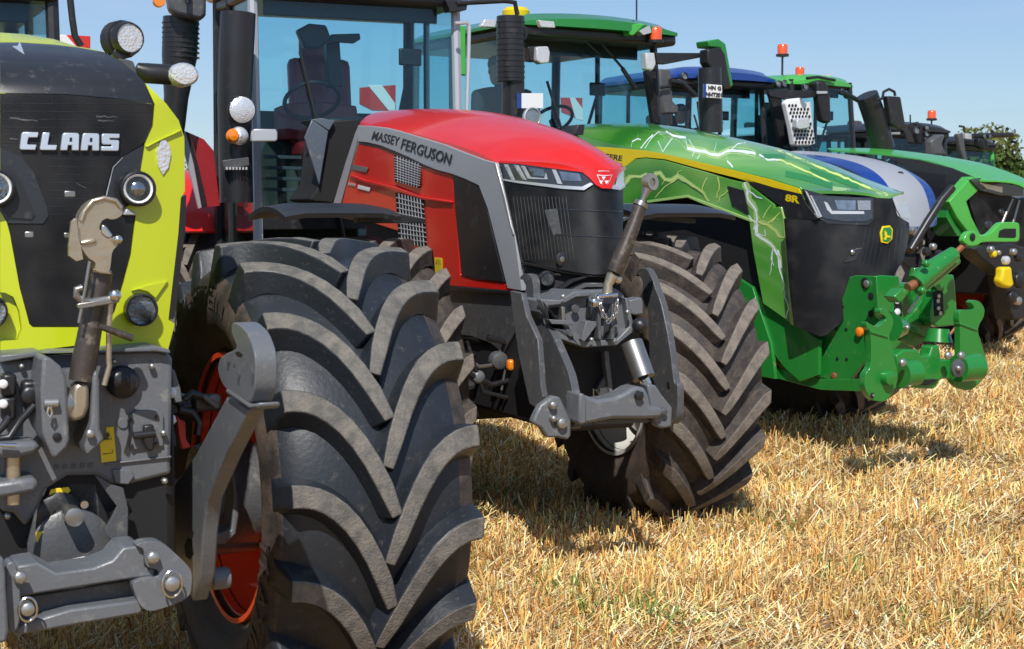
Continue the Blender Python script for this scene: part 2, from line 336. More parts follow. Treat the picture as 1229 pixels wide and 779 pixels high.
# ------------------------------------------------------------ wheels
def lug_mesh(R, Wd, h, side, delta, curve, ms, wtop=.030, wbase=.060, key=''):
    hw = Wd/2; secs = []; n = 9
    def P(a, r, ph): return Vector((a*side, -r*cos(ph), r*sin(ph)))
    pts = []
    for i in range(n+1):
        t = i/n; a = -.012+(hw+.012)*t; s_ = -delta*(1-t)**curve; pts.append((a, s_))
    pts.append((hw+.018, pts[-1][1]+.002))
    vs = []; mi = []
    for i, (a, s_) in enumerate(pts):
        a0, s0 = pts[max(0, i-1)]; a1, s1 = pts[min(len(pts)-2, i+1)] if i < len(pts)-1 else pts[-1]
        dx, dy = a1-a0, s1-s0; L = math.hypot(dx, dy) or 1; nx, ny = -dy/L, dx/L
        rt = R-.022*(a/hw)**2; rb = R-h-.055*(a/hw)**4-.01
        t = min(1, i/n); wt = wtop*(.84+.38*t-(.22 if i == 0 else 0)); wb = wbase*(.72+.42*t)
        if i == len(pts)-1: rt = R-.13; rb = R-.17; nx, ny = 0, 1
        if i == n: nx, ny = 0, 1
        for k_, ww, r in ((-1, wb, rb), (-1, wt, rt), (1, wt, rt), (1, wb, rb)):
            vs.append(P(a+nx*ww*k_, r, (s_+ny*ww*k_)/R))
    fs = []
    for i in range(len(pts)-1):
        b = i*4
        for j, q in ((0, 0), (1, 1), (2, 0)):
            fs.append([b+j, b+j+1, b+j+5, b+j+4]); mi.append(q if i < n-0 else 0)
        fs.append([b+3, b, b+4, b+7]); mi.append(0)
    fs.append([0, 1, 2, 3]); mi.append(0); e = (len(pts)-1)*4; fs.append([e, e+1, e+2, e+3]); mi.append(0)
    o = mk('tread_lug', vs, fs, ms, None, mi=mi, ang=30)
    # dust lies on the worn tops only
    b = o.modifiers.new('bevel', 'BEVEL'); b.width = .006; b.segments = 2; b.limit_method = 'ANGLE'; b.angle_limit = radians(30)
    return o
def wheel(T, x, y, R=.85, Wd=.65, rr=.45, steer=0, N=20, ms=('tyre', 'lugtop'), sidem='side', rim='rimred', delta=.44, curve=2.1, name='front_wheel', join=False, inner=-1, h=.066, z=None, words=None):
    hw = Wd/2; cz = (R-.035) if z is None else z
    # inner: side (-1/+1) toward the tractor centre
    pv, pf = lathe([(.0, .17), (.09, .17), (.11, .15), (.13, .06), (.21, .05), (.22, .0), (.30, -.03), (.33, -.06), (.0, -.06)], (0, 0, 0), (-inner, 0, 0), 28)
    hub = mk(name, pv, pf, rim, T.o); hub.location = (x, y, cz); hub.rotation_euler = (0, 0, radians(steer))
    prof = []
    for i in range(13): a = -hw+Wd*i/12; prof.append((R-h-.055*abs(a/hw)**4, a))
    sw = [(R-.14, hw+.012), (R-.22, hw+.028), (rr+.16, hw+.03), (rr+.10, hw+.012), (rr+.055, hw-.02), (rr+.02, hw-.045), (rr-.005, hw-.05), (rr-.02, hw-.09)]
    prof = [(r, -a) for r, a in reversed(sw)]+prof+sw
    vs, fs = lathe(prof, (0, 0, 0), (1, 0, 0), 72); fs = [f for f in fs if len(f) == 4]
    mi = []; nn = 72
    for f in fs:
        ring = min(f)//nn; mi.append(1 if ring < 8 or ring >= 19 else 0)
    ty = mk('tyre', vs, fs, [ms[0], sidem], hub, mi=mi)
    fl = hw-.03; rp_ = [(rr-.05, -fl-.005), (rr+.012, -fl), (rr+.012, -fl+.02), (rr-.015, -fl+.03), (rr-.025, -fl+.12), (rr-.05, -fl+.2), (rr-.075, fl-.16), (rr-.03, fl-.10), (rr-.015, fl-.03), (rr+.012, fl-.02), (rr+.012, fl), (rr-.012, fl+.003)]
    rp_ = [(rr-.006, -fl+.001)]+rp_[1:-1]+[(rr-.006, fl-.001)]
    vs, fs = lathe(rp_, (0, 0, 0), (1, 0, 0), 56); fs = [f for f in fs if len(f) == 4]
    mk('rim', vs, fs, rim, hub)
    vs, fs = lathe([(.10, .14), (.30, .14), (rr-.08, .10), (rr-.07, .05), (rr-.08, .09), (.30, .12), (.10, .12)], (0, 0, 0), (-inner, 0, 0), 40); fs = [f for f in fs if len(f) == 4]
    mk('wheel_disc', vs, fs, rim, hub)
    L = lug_mesh(R, Wd, h, 1, delta, curve, ms); L2 = lug_mesh(R, Wd, h, -1, delta, curve, ms)
    if join:
        V = []; F = []; mi = []
        for o, off in ((L, 0), (L2, .5)):
            for k in range(N):
                Mx = Matrix.Rotation(2*pi*(k+off)/N, 4, 'X'); n = len(V)
                V += [Mx @ v.co for v in o.data.vertices]; F += [[i+n for i in p.vertices] for p in o.data.polygons]; mi += [p.material_index for p in o.data.polygons]
        mk('tread', V, F, ms, hub, mi=mi, ang=30, recalc=False); bpy.data.objects.remove(L); bpy.data.objects.remove(L2)
    else:
        for o, off in ((L, .15), (L2, .65)):
            for k in range(N):
                q = o if k == 0 else o.copy()
                if k: COL.objects.link(q)
                q.parent = hub; q.rotation_euler = (2*pi*(k+off)/N, 0, 0)
    if words:
        for wd, a0, span, r0, r1 in words:
            def f(X, Y, a0=a0, span=span, r0=r0, r1=r1):
                a = radians(a0)+radians(span)*(.5-X); r = r0+(r1-r0)*Y
                xx = inner*(hw+.0335 if abs(r-(rr+.2)) < .3 else hw)
                return Vector((xx, -r*cos(a) if False else r*sin(-a), r*cos(a)))
            def g(X, Y, a0=a0, span=span, r0=r0, r1=r1):
                # inner side seen from -x: reading order runs towards the front at the top
                a = radians(a0)+radians(span)*(X-.5); r = r0+(r1-r0)*Y
                return Vector((inner*(hw+.0335), -r*sin(a) if inner < 0 else r*sin(a), r*cos(a)))
            text(None, 'sidewall_lettering', wd, ((0, 1), (1, 1), (1, 0), (0, 0)), g, 'sidebrown', hub, bold=.01)
    return hub
def fender(T, x, y, cz, R, Wd, a0, a1, m, name='front_fender', th=.025, lip=.05, n=16):
    vs = []; fs = []; cols = 6
    for i in range(n+1):
        a = radians(a0+(a1-a0)*i/n)
        for rr_, inn in ((R, 0), (R-th, 1)):
            for j in range(cols+1):
                u = -1+2*j/cols; q = rr_-lip*abs(u)**6; vs.append((x+u*Wd/2, y-q*cos(a), cz+q*sin(a)))
    k = cols+1; st = 2*k
    for i in range(n):
        for j in range(cols):
            a = i*st+j; fs.append([a, a+1, a+st+1, a+st]); fs.append([a+k, a+k+st, a+k+st+1, a+k+1])
        for j in (0, cols): a = i*st+j; fs.append([a, a+k, a+k+st, a+st])
    for i in (0, n):
        for j in range(cols): a = i*st+j; fs.append([a, a+1, a+1+k, a+k])
    return mk(name, vs, fs, m, T.o)
# ------------------------------------------------------------ cab
def cab(T, y0, y1, hw, z0, zr, roofm, pillar='black', lean=.12, roofh=.2, over=.18, rz=None, seatm='seat', rwheel=1.0, rim='rimwhite', rx=.98, fend='black', rear=True, lower=True, roofdrop=0, narrow=.0, zi=None, wall=.55, wallm='black', wy=0, xw=0):
    P = T.o; zt = zr-roofh; zi = z0 if zi is None else zi
    def pt(x, y, z): return Vector((x, y, z))
    hb = hw-narrow
    A = [(-hb, y0, z0), (-hw, y0+lean, zt)]; Bp = [(hb, y0, z0), (hw, y0+lean, zt)]
    for nm, a, b, r in (('front_pillar', A[0], A[1], .035), ('front_pillar', Bp[0], Bp[1], .035), ('rear_pillar', (-hw, y1, z0), (-hw, y1-.05, zt), .045), ('rear_pillar', (hw, y1, z0), (hw, y1-.05, zt), .045),
                        ('door_pillar', (-hw-.01, (y0+y1)/2+.15, z0), (-hw-.01, (y0+y1)/2+.15, zt), .025), ('door_pillar', (hw+.01, (y0+y1)/2+.15, z0), (hw+.01, (y0+y1)/2+.15, zt), .025)):
        tube(T, nm, [a, b], r, pillar if nm == 'front_pillar' else 'black', n=8)
    # roof: domed shell with front visor
    vs = []; fs = []; nx, ny = 10, 12; ya, yb = y0+lean-over, y1+.12; wr = hw+.09
    for lay in (0, 1):
        for j in range(ny+1):
            for i in range(nx+1):
                u = -1+2*i/nx; v = j/ny; ed = max(abs(u)**6, abs(2*v-1)**8)
                z = zr-roofh*.55*ed-.05*u*u-roofdrop*(1-v) if lay == 0 else zt-.01-roofdrop*(1-v)
                kk = 1-.06*(1 if v in (0, 1) else 0)*abs(u)
                yy = ya+(yb-ya)*v+ (.10*u*u if v < .5 else -.06*u*u)*abs(1-2*v)
                vs.append((wr*u*kk, yy, z))
    q = (nx+1)*(ny+1)
    for j in range(ny):
        for i in range(nx):
            a = j*(nx+1)+i; fs.append([a, a+1, a+nx+2, a+nx+1]); fs.append([a+q, a+q+nx+1, a+q+nx+2, a+q+1])
    rimi = [i for i in range(nx+1)]+[j*(nx+1)+nx for j in range(1, ny+1)]+[ny*(nx+1)+i for i in range(nx-1, -1, -1)]+[j*(nx+1) for j in range(ny-1, 0, -1)]
    for a, b in zip(rimi, rimi[1:]+rimi[:1]): fs.append([a, b, b+q, a+q])
    roof = mk('roof', vs, fs, roofm, P)
    box(T, 'roof_lining', (0, (ya+y1)/2+.06, zt-.05), (2*hw+.06, y1-ya-.08, .10), 'black', roof, bevel=.03)
    # panes
    def pane(nm, c):
        n_ = (Vector(c[1])-Vector(c[0])).cross(Vector(c[3])-Vector(c[0])).normalized()*.004
        vs = [Vector(p)+n_ for p in c]+[Vector(p)-n_ for p in c]
        mk(nm, vs, [[0, 1, 2, 3], [7, 6, 5, 4], [0, 4, 5, 1], [1, 5, 6, 2], [2, 6, 7, 3], [3, 7, 4, 0]], 'glass', P, smooth=False)
    e = .03
    pane('windscreen', [(-hb+e, y0, z0), (hb-e, y0, z0), (hw-e, y0+lean, zt), (-hw+e, y0+lean, zt)])
    for s_ in (-1, 1): pane('side_window', [(s_*hw, y0+.06, z0), (s_*hw, y1-.05, z0), (s_*hw, y1-.09, zt), (s_*hw, y0+lean+.05, zt)])
    pane('rear_window', [(-hw+e, y1, z0+.35), (hw-e, y1, z0+.35), (hw-e, y1-.05, zt), (-hw+e, y1-.05, zt)])
    # interior
    box(T, 'cab_floor', (0, (y0+y1)/2, zi-.1), (2*hw-.02, y1-y0-.02, .1), 'black')
    ym = (y0+y1)/2+.15
    st = box(T, 'driver_seat', (0, ym, zi+.42), (.5, .5, .14), seatm, bevel=.05)
    box(T, 'backrest', (0, ym+.27, zi+.78), (.48, .13, .68), seatm, st, bevel=.05, rot=('X', -.12))
    box(T, 'headrest', (0, ym+.34, zi+1.2), (.28, .09, .18), seatm, st, bevel=.04)
    box(T, 'seat_base', (0, ym, zi+.18), (.4, .4, .34), 'black', st)
    box(T, 'rear_wall', (0, y1-.08, z0+wall/2-.1), (2*hw-.06, .08, wall), wallm)
    box(T, 'arm_console', (hw*.5, ym-.1, zi+.55), (.16, .5, .12), 'black', bevel=.04); tm = tube(T, 'screen_arm', [(hw*.55, ym-.3, zi+.6), (hw*.6, ym-.45, zi+1.0)], .015, 'black'); box(T, 'screen', (hw*.6, ym-.47, zi+1.08), (.17, .03, .12), 'black', tm, bevel=.01)
    tube(T, 'wiper_arm', [(-.1, y0-.03, z0+.05), (-.42, y0+.06, zt-.45)], .012, 'black')
    box(T, 'sun_blind', (0, y0+lean+.1, zt-.12), (2*hw-.2, .02, .16), 'black')
    d = box(T, 'dashboard', (0, y0+.42, zi+.30), (.30, .22, .70), 'black', bevel=.04)
    ring = [(.2*cos(a)-xw, y0+.62+.2*sin(a)*.80, zi+.78+.2*sin(a)*.6*-1) for a in [2*pi*i/24 for i in range(24)]]
    vs, fs = sweep(ring, .016, 8, True); sw_ = mk('steering_wheel', vs, fs, 'black', P)
    tube(T, 'steering_column', [(-xw, y0+.45, zi+.5), (-xw, y0+.62, zi+.78)], .03, 'black', sw_)
    if lower:
        box(T, 'cab_lower_body', (0, (y0+y1)/2, z0/2+.35), (hw*1.3, (y1-y0)*.9, z0-.75), 'dark', bevel=.03)
        for s_ in (-1, 1):
            bx_ = box(T, 'access_steps', (s_*(hw-.08), y0+.25, .75), (.28, .4, .9), 'black', bevel=.03)
    if rear:
        for s_ in (-1, 1):
            wheel(T, s_*rx, y1-.1+wy, R=rwheel, Wd=.65, rr=rwheel*.5, ms=('tyrebrown', 'lugbrown'), sidem='sidebrown', rim=rim, name='rear_wheel', join=True, inner=-s_, N=22)
            fender(T, s_*rx, y1-.1+wy, rwheel-.03, rwheel+.12, .7, 35, 150, fend, name='rear_fender')
    return roof
def mirror_arm(T, a, b, head_c, size, m='black', parent=None, glassm='gleam'):
    t = tube(T, 'mirror_arm', [a, b], .02, 'black', parent); h = box(T, 'mirror_head', head_c, size, m, t, bevel=.03); return h
def beacon(T, p, parent=None, m='beacon', s=1):
    b = turn(T, 'beacon', [(.012*s, -.22*s), (.012*s, 0), (.05*s, .005), (.075*s, .01), (.075*s, .035*s)], p, (0, 0, 1), 'black', parent)
    turn(T, 'beacon_lens', [(.058*s, .035*s), (.06*s, .13*s), (.045*s, .15*s), (0, .155*s)], p, (0, 0, 1), m, b); return b
def board(T, c, w_, h, parent=None, flip=1):
    b = box(T, 'warning_board', c, (w_, .012, h), 'reflector', parent, bevel=.002)
    x, y, z = c; y -= .010; q = []
    for k in (-.5, .5):
        x0 = k*w_
        pts = [(x-w_/2, z+h/2), (x-w_/2+w_*.38, z+h/2), (x+w_/2, z-h/2), (x+w_/2-w_*.38, z-h/2)] if k < 0 else None
        if pts: mk('white_stripe', [(a, y, b_) for a, b_ in pts]+[(a, y+.003, b_) for a, b_ in pts], [[0, 1, 2, 3], [7, 6, 5, 4], [0, 4, 5, 1], [1, 5, 6, 2], [2, 6, 7, 3], [3, 7, 4, 0]], 'white', b, smooth=False)
    return b
# ============================================================ ground
def gz(x, y):
    t = min(1, max(0, (y-9.3)/4)); t = t*t*(3-2*t); return .10*t+.012*noise.noise(Vector((x*.8, y*.8, 0)))
gmat = bpy.data.materials.new('dry_soil_and_chaff'); gmat.use_nodes = True; n_ = gmat.node_tree; b_ = n_.nodes['Principled BSDF']; b_.inputs['Roughness'].default_value = .95
t_ = n_.nodes.new('ShaderNodeTexCoord'); z_ = n_.nodes.new('ShaderNodeTexNoise'); z_.inputs['Scale'].default_value = 14; z_.inputs['Detail'].default_value = 10; z_.inputs['Roughness'].default_value = .75
r_ = n_.nodes.new('ShaderNodeValToRGB'); e_ = r_.color_ramp.elements; e_[0].position = .3; e_[0].color = (.15, .085, .03, 1); e_[1].position = .62; e_[1].color = (.52, .31, .10, 1)
n_.links.new(t_.outputs['Object'], z_.inputs[0]); n_.links.new(z_.outputs[0], r_.inputs[0]); n_.links.new(r_.outputs[0], b_.inputs['Base Color'])
bp_ = n_.nodes.new('ShaderNodeBump'); bp_.inputs['Strength'].default_value = .8; bp_.inputs['Distance'].default_value = .03; n_.links.new(z_.outputs[0], bp_.inputs['Height']); n_.links.new(bp_.outputs[0], b_.inputs['Normal'])
xs_ = list(np.concatenate([np.linspace(-900, -30, 6), np.linspace(-20, 30, 90), np.linspace(40, 900, 6)])); ys_ = list(np.concatenate([np.linspace(-300, -10, 4), np.linspace(-4, 45, 90), np.linspace(60, 1800, 8)]))
vs_ = [(x, y, gz(x, y)) for y in ys_ for x in xs_]; nx_ = len(xs_); fs_ = [[j*nx_+i, j*nx_+i+1, (j+1)*nx_+i+1, (j+1)*nx_+i] for j in range(len(ys_)-1) for i in range(nx_-1)]
tag(mk('stubble_field_ground', vs_, fs_, gmat, recalc=False), kind='structure')
def straw_mat(name):
    m = bpy.data.materials.new(name); m.use_nodes = True; n = m.node_tree; b = n.nodes['Principled BSDF']; b.inputs['Roughness'].default_value = .55
    a = n.nodes.new('ShaderNodeAttribute'); a.attribute_name = 'tint'; n.links.new(a.outputs['Color'], b.inputs['Base Color']); b.inputs['Specular IOR Level'].default_value = .12
    return m
SM = straw_mat('straw')
def blades(name, X, Y, L, Wd, az, tilt, bend, cols, z0=0., label=None, cat=None):
    """each straw is a folded two-quad strip"""
    n = len(X); Z = np.array([gz(a, b) for a, b in zip(X, Y)])+z0
    dx, dy = np.cos(az), np.sin(az); wx, wy = -dy*Wd/2, dx*Wd/2
    face = RNG.uniform(0, pi, n); wx, wy = np.cos(face)*Wd/2, np.sin(face)*Wd/2
    V = np.zeros((n, 6, 3)); h = [0, .5, 1]
    for k, f in enumerate(h):
        tl = tilt+bend*f; px_ = X+dx*np.sin(tl)*L*f; py_ = Y+dy*np.sin(tl)*L*f; pz_ = Z+np.cos(tl)*L*f
        tw = 1 if k < 2 else .8
        V[:, 2*k, 0] = px_-wx*tw; V[:, 2*k, 1] = py_-wy*tw; V[:, 2*k, 2] = pz_; V[:, 2*k+1, 0] = px_+wx*tw; V[:, 2*k+1, 1] = py_+wy*tw; V[:, 2*k+1, 2] = pz_
    me = bpy.data.meshes.new(name); me.vertices.add(n*6); me.vertices.foreach_set('co', V.reshape(-1))
    b = (np.arange(n)*6)[:, None]; q = np.concatenate([b+np.array([0, 1, 3, 2]), b+np.array([2, 3, 5, 4])], 1).reshape(-1)
    me.loops.add(n*8); me.loops.foreach_set('vertex_index', q); me.polygons.add(n*2); me.polygons.foreach_set('loop_start', np.arange(n*2)*4); me.polygons.foreach_set('loop_total', np.full(n*2, 4)); me.update(calc_edges=True)
    ca = me.color_attributes.new('tint', 'FLOAT_COLOR', 'POINT'); C_ = np.ones((n, 6, 4)); C_[:, :, :3] = cols[:, None, :]; ca.data.foreach_set('color', C_.reshape(-1))
    me.materials.append(SM); o = bpy.data.objects.new(name, me); COL.objects.link(o); tag(o, label, cat, kind='stuff'); return o
def scatter(n, near, far, pw=1.0):
    """more straws close by, over a wedge wider than the picture"""
    u = RNG.uniform(0, 1, n); Y = near*(far/near)**(u**pw); X = RNG.uniform(-1, 1, n)*(.40*Y+1.5); return X, Y
def tints(n, base, sp=.35):
    k = RNG.normal(1, sp, n).clip(.35, 1.6)[:, None]; hue = RNG.uniform(0, 1, n)[:, None]
    a, b, c = [np.array(q) for q in base]; m = np.where(hue < .55, a, np.where(hue < .85, b, c)); return (m*k).clip(0, .85)
def patchy(X, Y, c):
    k = np.array([.86+.38*noise.noise(Vector((a*1.1, b*1.1, 8)))+.22*noise.noise(Vector((a*3.7, b*3.7, 1))) for a, b in zip(X, Y)]).clip(.45, 1.2)[:, None]; return (c*(k*1.12+.02)*np.array([1.02, .96, .84])).clip(0, .9)
straw_cols = ((.84, .48, .17), (.92, .65, .34), (.46, .21, .065))
# standing stubble in drilled rows
n = 120000; X, Y = scatter(n, 5.2, 40); ra = radians(62); rw = .125
c_, s_ = math.cos(ra), math.sin(ra); U = X*c_+Y*s_; Vv = -X*s_+Y*c_; Vv = np.round(Vv/rw)*rw+RNG.normal(0, .022, n); X = U*c_-Vv*s_; Y = U*s_+Vv*c_
keep = np.array([noise.noise(Vector((a*.9, b*.9, 3.3))) > -.12+.25*(random.random()-.5) for a, b in zip(X, Y)]); X, Y = X[keep], Y[keep]; n = len(X)
blades('standing_stubble', X, Y, RNG.uniform(.035, .12, n), .0034+.00035*Y, RNG.uniform(0, 2*pi, n), np.abs(RNG.normal(0, .36, n)), RNG.normal(0, .06, n), patchy(X, Y, tints(n, straw_cols)), 0, 'pale gold standing stubble in rows between the tractors', 'stubble')
n = 190000; X, Y = scatter(n, 5.2, 36)
blades('loose_straw', X, Y, RNG.uniform(.04, .17, n), .0034+.0004*Y, RNG.normal(.4, 1.3, n), RNG.normal(1.36, .22, n), RNG.normal(.05, .15, n), patchy(X, Y, tints(n, ((.88, .58, .28), (.95, .77, .51), (.50, .27, .10)))), .015+0*X, 'loose golden straw lying on the stubble field', 'straw')
n = 170000; X, Y = scatter(n, 5.2, 30)
blades('chopped_chaff', X, Y, RNG.uniform(.02, .07, n), .0050+.0005*Y, RNG.uniform(0, 2*pi, n), RNG.normal(1.1, .35, n), RNG.normal(.05, .15, n), patchy(X, Y, tints(n, ((.90, .56, .23), (.95, .76, .49), (.58, .28, .09)))), .012+0*X, 'short chopped chaff covering the soil between the stubble', 'chaff')
# tufts of green weeds
gx, gy, = [], []
for cx, cy, rr_, k in [(.52, 6.75, .16, 900), (.25, 7.15, .10, 300), (1.85, 6.55, .13, 420), (1.45, 8.6, .16, 260), (1.55, 7.5, .12, 200), (-.15, 9.9, .25, 350), (2.3, 7.2, .12, 160), (.95, 9.7, .25, 260), (.2, 9.2, .25, 260), (2.6, 9.1, .12, 120)]:
    k = int(k*.33); gx += list(RNG.normal(cx, rr_, k)); gy += list(RNG.normal(cy, rr_, k))
gx, gy = np.array(gx), np.array(gy); n = len(gx)
blades('green_weeds', gx, gy, RNG.uniform(.04, .13, n), .006+0*gx, RNG.uniform(0, 2*pi, n), np.abs(RNG.normal(.3, .35, n)), RNG.normal(.5, .3, n), tints(n, ((.10, .20, .035), (.16, .27, .05), (.22, .26, .07))), 0, 'small tufts of green weeds growing through the stubble', 'weeds')
# ============================================================ background wood
def leafy(name, c, r, nleaf, cols, size, label, cat, group, trunk_h=2.5):
    root = bpy.data.objects.new(name, None); COL.objects.link(root); root.location = (c[0], c[1], 0); tag(root, label, cat, group)
    P_ = []
    k = 26; cl = [(RNG.normal(0, .5, 3)*np.array(r)*.75, RNG.uniform(.28, .5)) for _ in range(k)]
    nleaf = int(nleaf*(2.4 if abs(c[0]-33) < 7 else 1)); V = np.zeros((nleaf, 4, 3)); C_ = np.ones((nleaf, 4, 4))
    for i in range(nleaf):
        q, rr_ = cl[i % k]; d = RNG.normal(0, 1, 3); d /= np.linalg.norm(d); p = q+d*np.array(r)*rr_*RNG.uniform(.75, 1.05); p[2] += c[2]
        p[2] = max(.2, p[2]); a = RNG.normal(0, 1, 3); a /= np.linalg.norm(a); b = np.cross(a, d); b /= np.linalg.norm(b)+1e-6; s_ = size*RNG.uniform(.6, 1.3)
        V[i] = [p-a*s_-b*s_*.5, p+a*s_-b*s_*.5, p+a*s_*.8+b*s_*.6, p-a*s_*.7+b*s_*.6]
        C_[i, :, :3] = np.array(cols[i % k % len(cols)])*RNG.uniform(.7, 1.3)
    me = bpy.data.meshes.new('crown'); me.from_pydata(V.reshape(-1, 3).tolist(), [], (np.arange(nleaf*4).reshape(-1, 4)).tolist()); ca = me.color_attributes.new('tint', 'FLOAT_COLOR', 'POINT'); ca.data.foreach_set('color', C_.reshape(-1)); me.materials.append(SM)
    o = bpy.data.objects.new('crown', me); COL.objects.link(o); o.parent = root
    vs, fs = sweep([(0, 0, 0), (.1, 0, c[2]*.4), (.0, .1, c[2])], [.32, .25, .1], 8); mk('trunk', vs, fs, 'tubeiron', root)
    for a in range(4):
        vs, fs = sweep([(0, 0, c[2]*.4+a*.3), (cos(a*1.7)*r[0]*.3, sin(a*1.7)*r[1]*.3, c[2]*.8), (cos(a*1.7)*r[0]*.6, sin(a*1.7)*r[1]*.6, c[2]*1.15)], [.14, .09, .03], 6); mk('limb', vs, fs, 'tubeiron', root)
    return root
tcol = [(.05, .085, .018), (.085, .12, .025), (.035, .06, .015), (.11, .12, .03)]
for i, (x, y, h, rx_, lb) in enumerate([(28, 95, 5.7, 5.4, 'leftmost rounded green tree beyond the far tractors'), (33, 97, 6.2, 5.8, 'tallest green tree behind the work light of the farthest tractor'), (38.5, 94, 6.0, 5.2, 'low bushy tree at the right edge beyond the green bonnet'),
      (44, 99, 5.6, 5.5, 'broad green tree just outside the right edge'), (-20.5, 88, 4.6, 4.2, 'dark tree seen through the window behind the red rear fender'), (-26, 92, 5, 4.5, 'dark tree behind the lime tractor')]):
    leafy('tree', (x, y, h*.52), (rx_, rx_*.8, h*.55), 5200, tcol, .15, lb, 'tree', 'trees along the far edge of the field')
hv = []; hf = []
for i in range(61):
    x = -700+i*1400/60; h = 4.0+5*noise.noise(Vector((x*.006, 1, 0))) + (6 if x > 150 else 0)*min(1, (x-150)/200 if x > 150 else 0)
    hv += [(x, 640, -2), (x, 700, max(1.5, h)*1.2), (x, 900, 0)]
for i in range(60): hf += [[i*3, i*3+3, i*3+4, i*3+1], [i*3+1, i*3+4, i*3+5, i*3+2]]
M['hill'] = mat('far_woodland', (.06, .10, .07), .95, var=.4, vs=.05); tag(mk('distant_hills', hv, hf, 'hill'), kind='structure')
# ============================================================ tractor 1 (lime, nearest)
A, B, C, D, E, Fz = K(0, 0), K(0, 140), K(0, 280), K(0, 410), K(0, 560, 3.556), K(180, 370)
T = T1 = Tr(-1.18, 4.25, 25, 'lime green and black tractor nearest the camera at the left edge', 'tractors parked in a row')
def F1(p): z = p.z; return p.y-(.50*p.x*p.x+(9*(z-2.05)**2 if z > 2.05 else 0)-.03*(2.05-min(z, 2.05)))
# bonnet body behind the skins
def loft(T, name, secs, m, parent=None, e=4.0, n=28):
    vs = []; fs = []
    for y, hw, z0, z1 in secs:
        zc, hz = (z0+z1)/2, (z1-z0)/2
        for j in range(n):
            a = 2*pi*j/n; c, s = cos(a), sin(a); vs.append((hw*math.copysign(abs(c)**(2/e), c), y+.45*(hw*abs(c)**(2/e))**2, zc+hz*math.copysign(abs(s)**(2/e), s)))
    for i in range(len(secs)-1):
        for j in range(n): a, b = i*n, (i+1)*n; fs.append([a+j, a+(j+1) % n, b+(j+1) % n, b+j])
    fs.append(list(range(n))); fs.append([(len(secs)-1)*n+j for j in range(n)])
    return mk(name, vs, fs, m, parent or T.o)
bon = loft(T, 'bonnet', [(.03, .285, 1.28, 2.00), (.10, .300, 1.26, 2.10), (.25, .315, 1.26, 2.17), (.6, .33, 1.28, 2.235), (1.6, .36, 1.3, 2.30), (3.7, .42, 1.3, 2.36)], 'lime')
slab(T, 'upper_bonnet_cover', A("0,262 120,262 330,275 480,293 640,322 740,375 830,445 890,510 935,590 945,638 700,603 400,578 0,570"), F1, .012, 'gloss', bon, grid=8)
slab(T, 'bonnet_edge_strip', A("0,200 150,210 330,240 470,285 560,300 640,320 480,291 330,273 120,260 0,260"), F1, .012, 'lime', bon, grid=8)
slab(T, 'front_panel', A("0,574 400,582 700,607 945,642")+B("935,60 900,150 850,185 750,245 690,310 645,480 640,600 828,610")+C("800,130 755,300 700,480 640,573 200,573 180,555 120,330 60,0")+B("47,655 262,657 295,612 288,560 203,338 132,248 0,192"), F1, .015, 'grille', bon, grid=8)
sh = slab(T, 'front_shell', A("948,642 890,512 950,570 1020,640 1095,740")+B("1130,130 1133,460 1108,500")+C("1093,0 1038,480 1032,530 1070,555 1060,600 1030,715 830,697 470,688 0,745 0,660 110,655 135,590 120,480 80,390 30,365 0,362")+B("0,582 40,652")+C("58,0 118,332 178,557 200,577 642,577 703,482 757,302 802,132")+B("832,608 770,560 930,450 862,330 888,170 937,60"), F1, .03, 'lime', bon, grid=8, off=.006)
slab(T, 'lamp_recess', C("0,662 108,653 133,590 118,482 78,392 30,367 0,364"), F1, .01, 'lime', bon, grid=10, off=-.02)
slab(T, 'lamp_bezel', B("0,192 132,248 203,338 288,560 295,612 262,657 45,655 0,580"), F1, .03, 'gloss', bon, grid=10, off=.004)
slab(T, 'lamp_bezel_recess', B("0,290 80,330 130,400 210,600 190,630 60,620 0,560"), F1, .01, 'black', bon, grid=10, off=.010)
slab(T, 'lamp_bezel', B("650,485 692,312 752,247 886,172 862,330 930,450 770,562 826,604 645,598"), F1, .03, 'gloss', bon, grid=10, off=.004)
bolts(T, 'bezel_trim', [(B("650,485 692,312 752,250"), 1.5)], F1, 'silver', bon, e=(0, 1, 0), off=.008)
slab(T, 'bezel_end', B("750,605 770,565 820,590 828,606"), F1, .03, 'silver', bon, off=.02)
lamp(T, 'headlight', B("830,445")[0], 20.5, F1, bon, ax=(.02, -1, 0), halo=True)
lamp(T, 'headlight', (-6, 226), 21.5, F1, bon, ax=(-.1, -1, 0), halo=True)
lamp(T, 'fog_lamp', C("845,467")[0], 19, F1, bon, ax=(.1, -1, 0))
lamp(T, 'fog_lamp', (-13, 373), 20, F1, bon, ax=(-.1, -1, 0))
slab(T, 'running_light', B("985,142 1010,145 1035,175 1045,230 1030,310 995,357 965,300 958,215"), F1, .02, 'lens', bon, off=.012, grid=3)
slab(T, 'shell_crease', B("885,185 1105,78 1112,92 1000,140 950,165 905,190"), F1, .02, 'lime', bon, off=.016)
slab(T, 'lamp_eyebrow', C("800,352 900,315 1025,290 1020,300 950,400 900,358 845,345"), F1, .012, 'lime', bon, off=.016)
slab(T, 'side_trim', B("1145,480 1138,778")+C("1135,0 1080,480 1065,530 1032,520 1040,480 1093,0")+B("1108,500"), F1, .25, 'black', bon, off=.002)
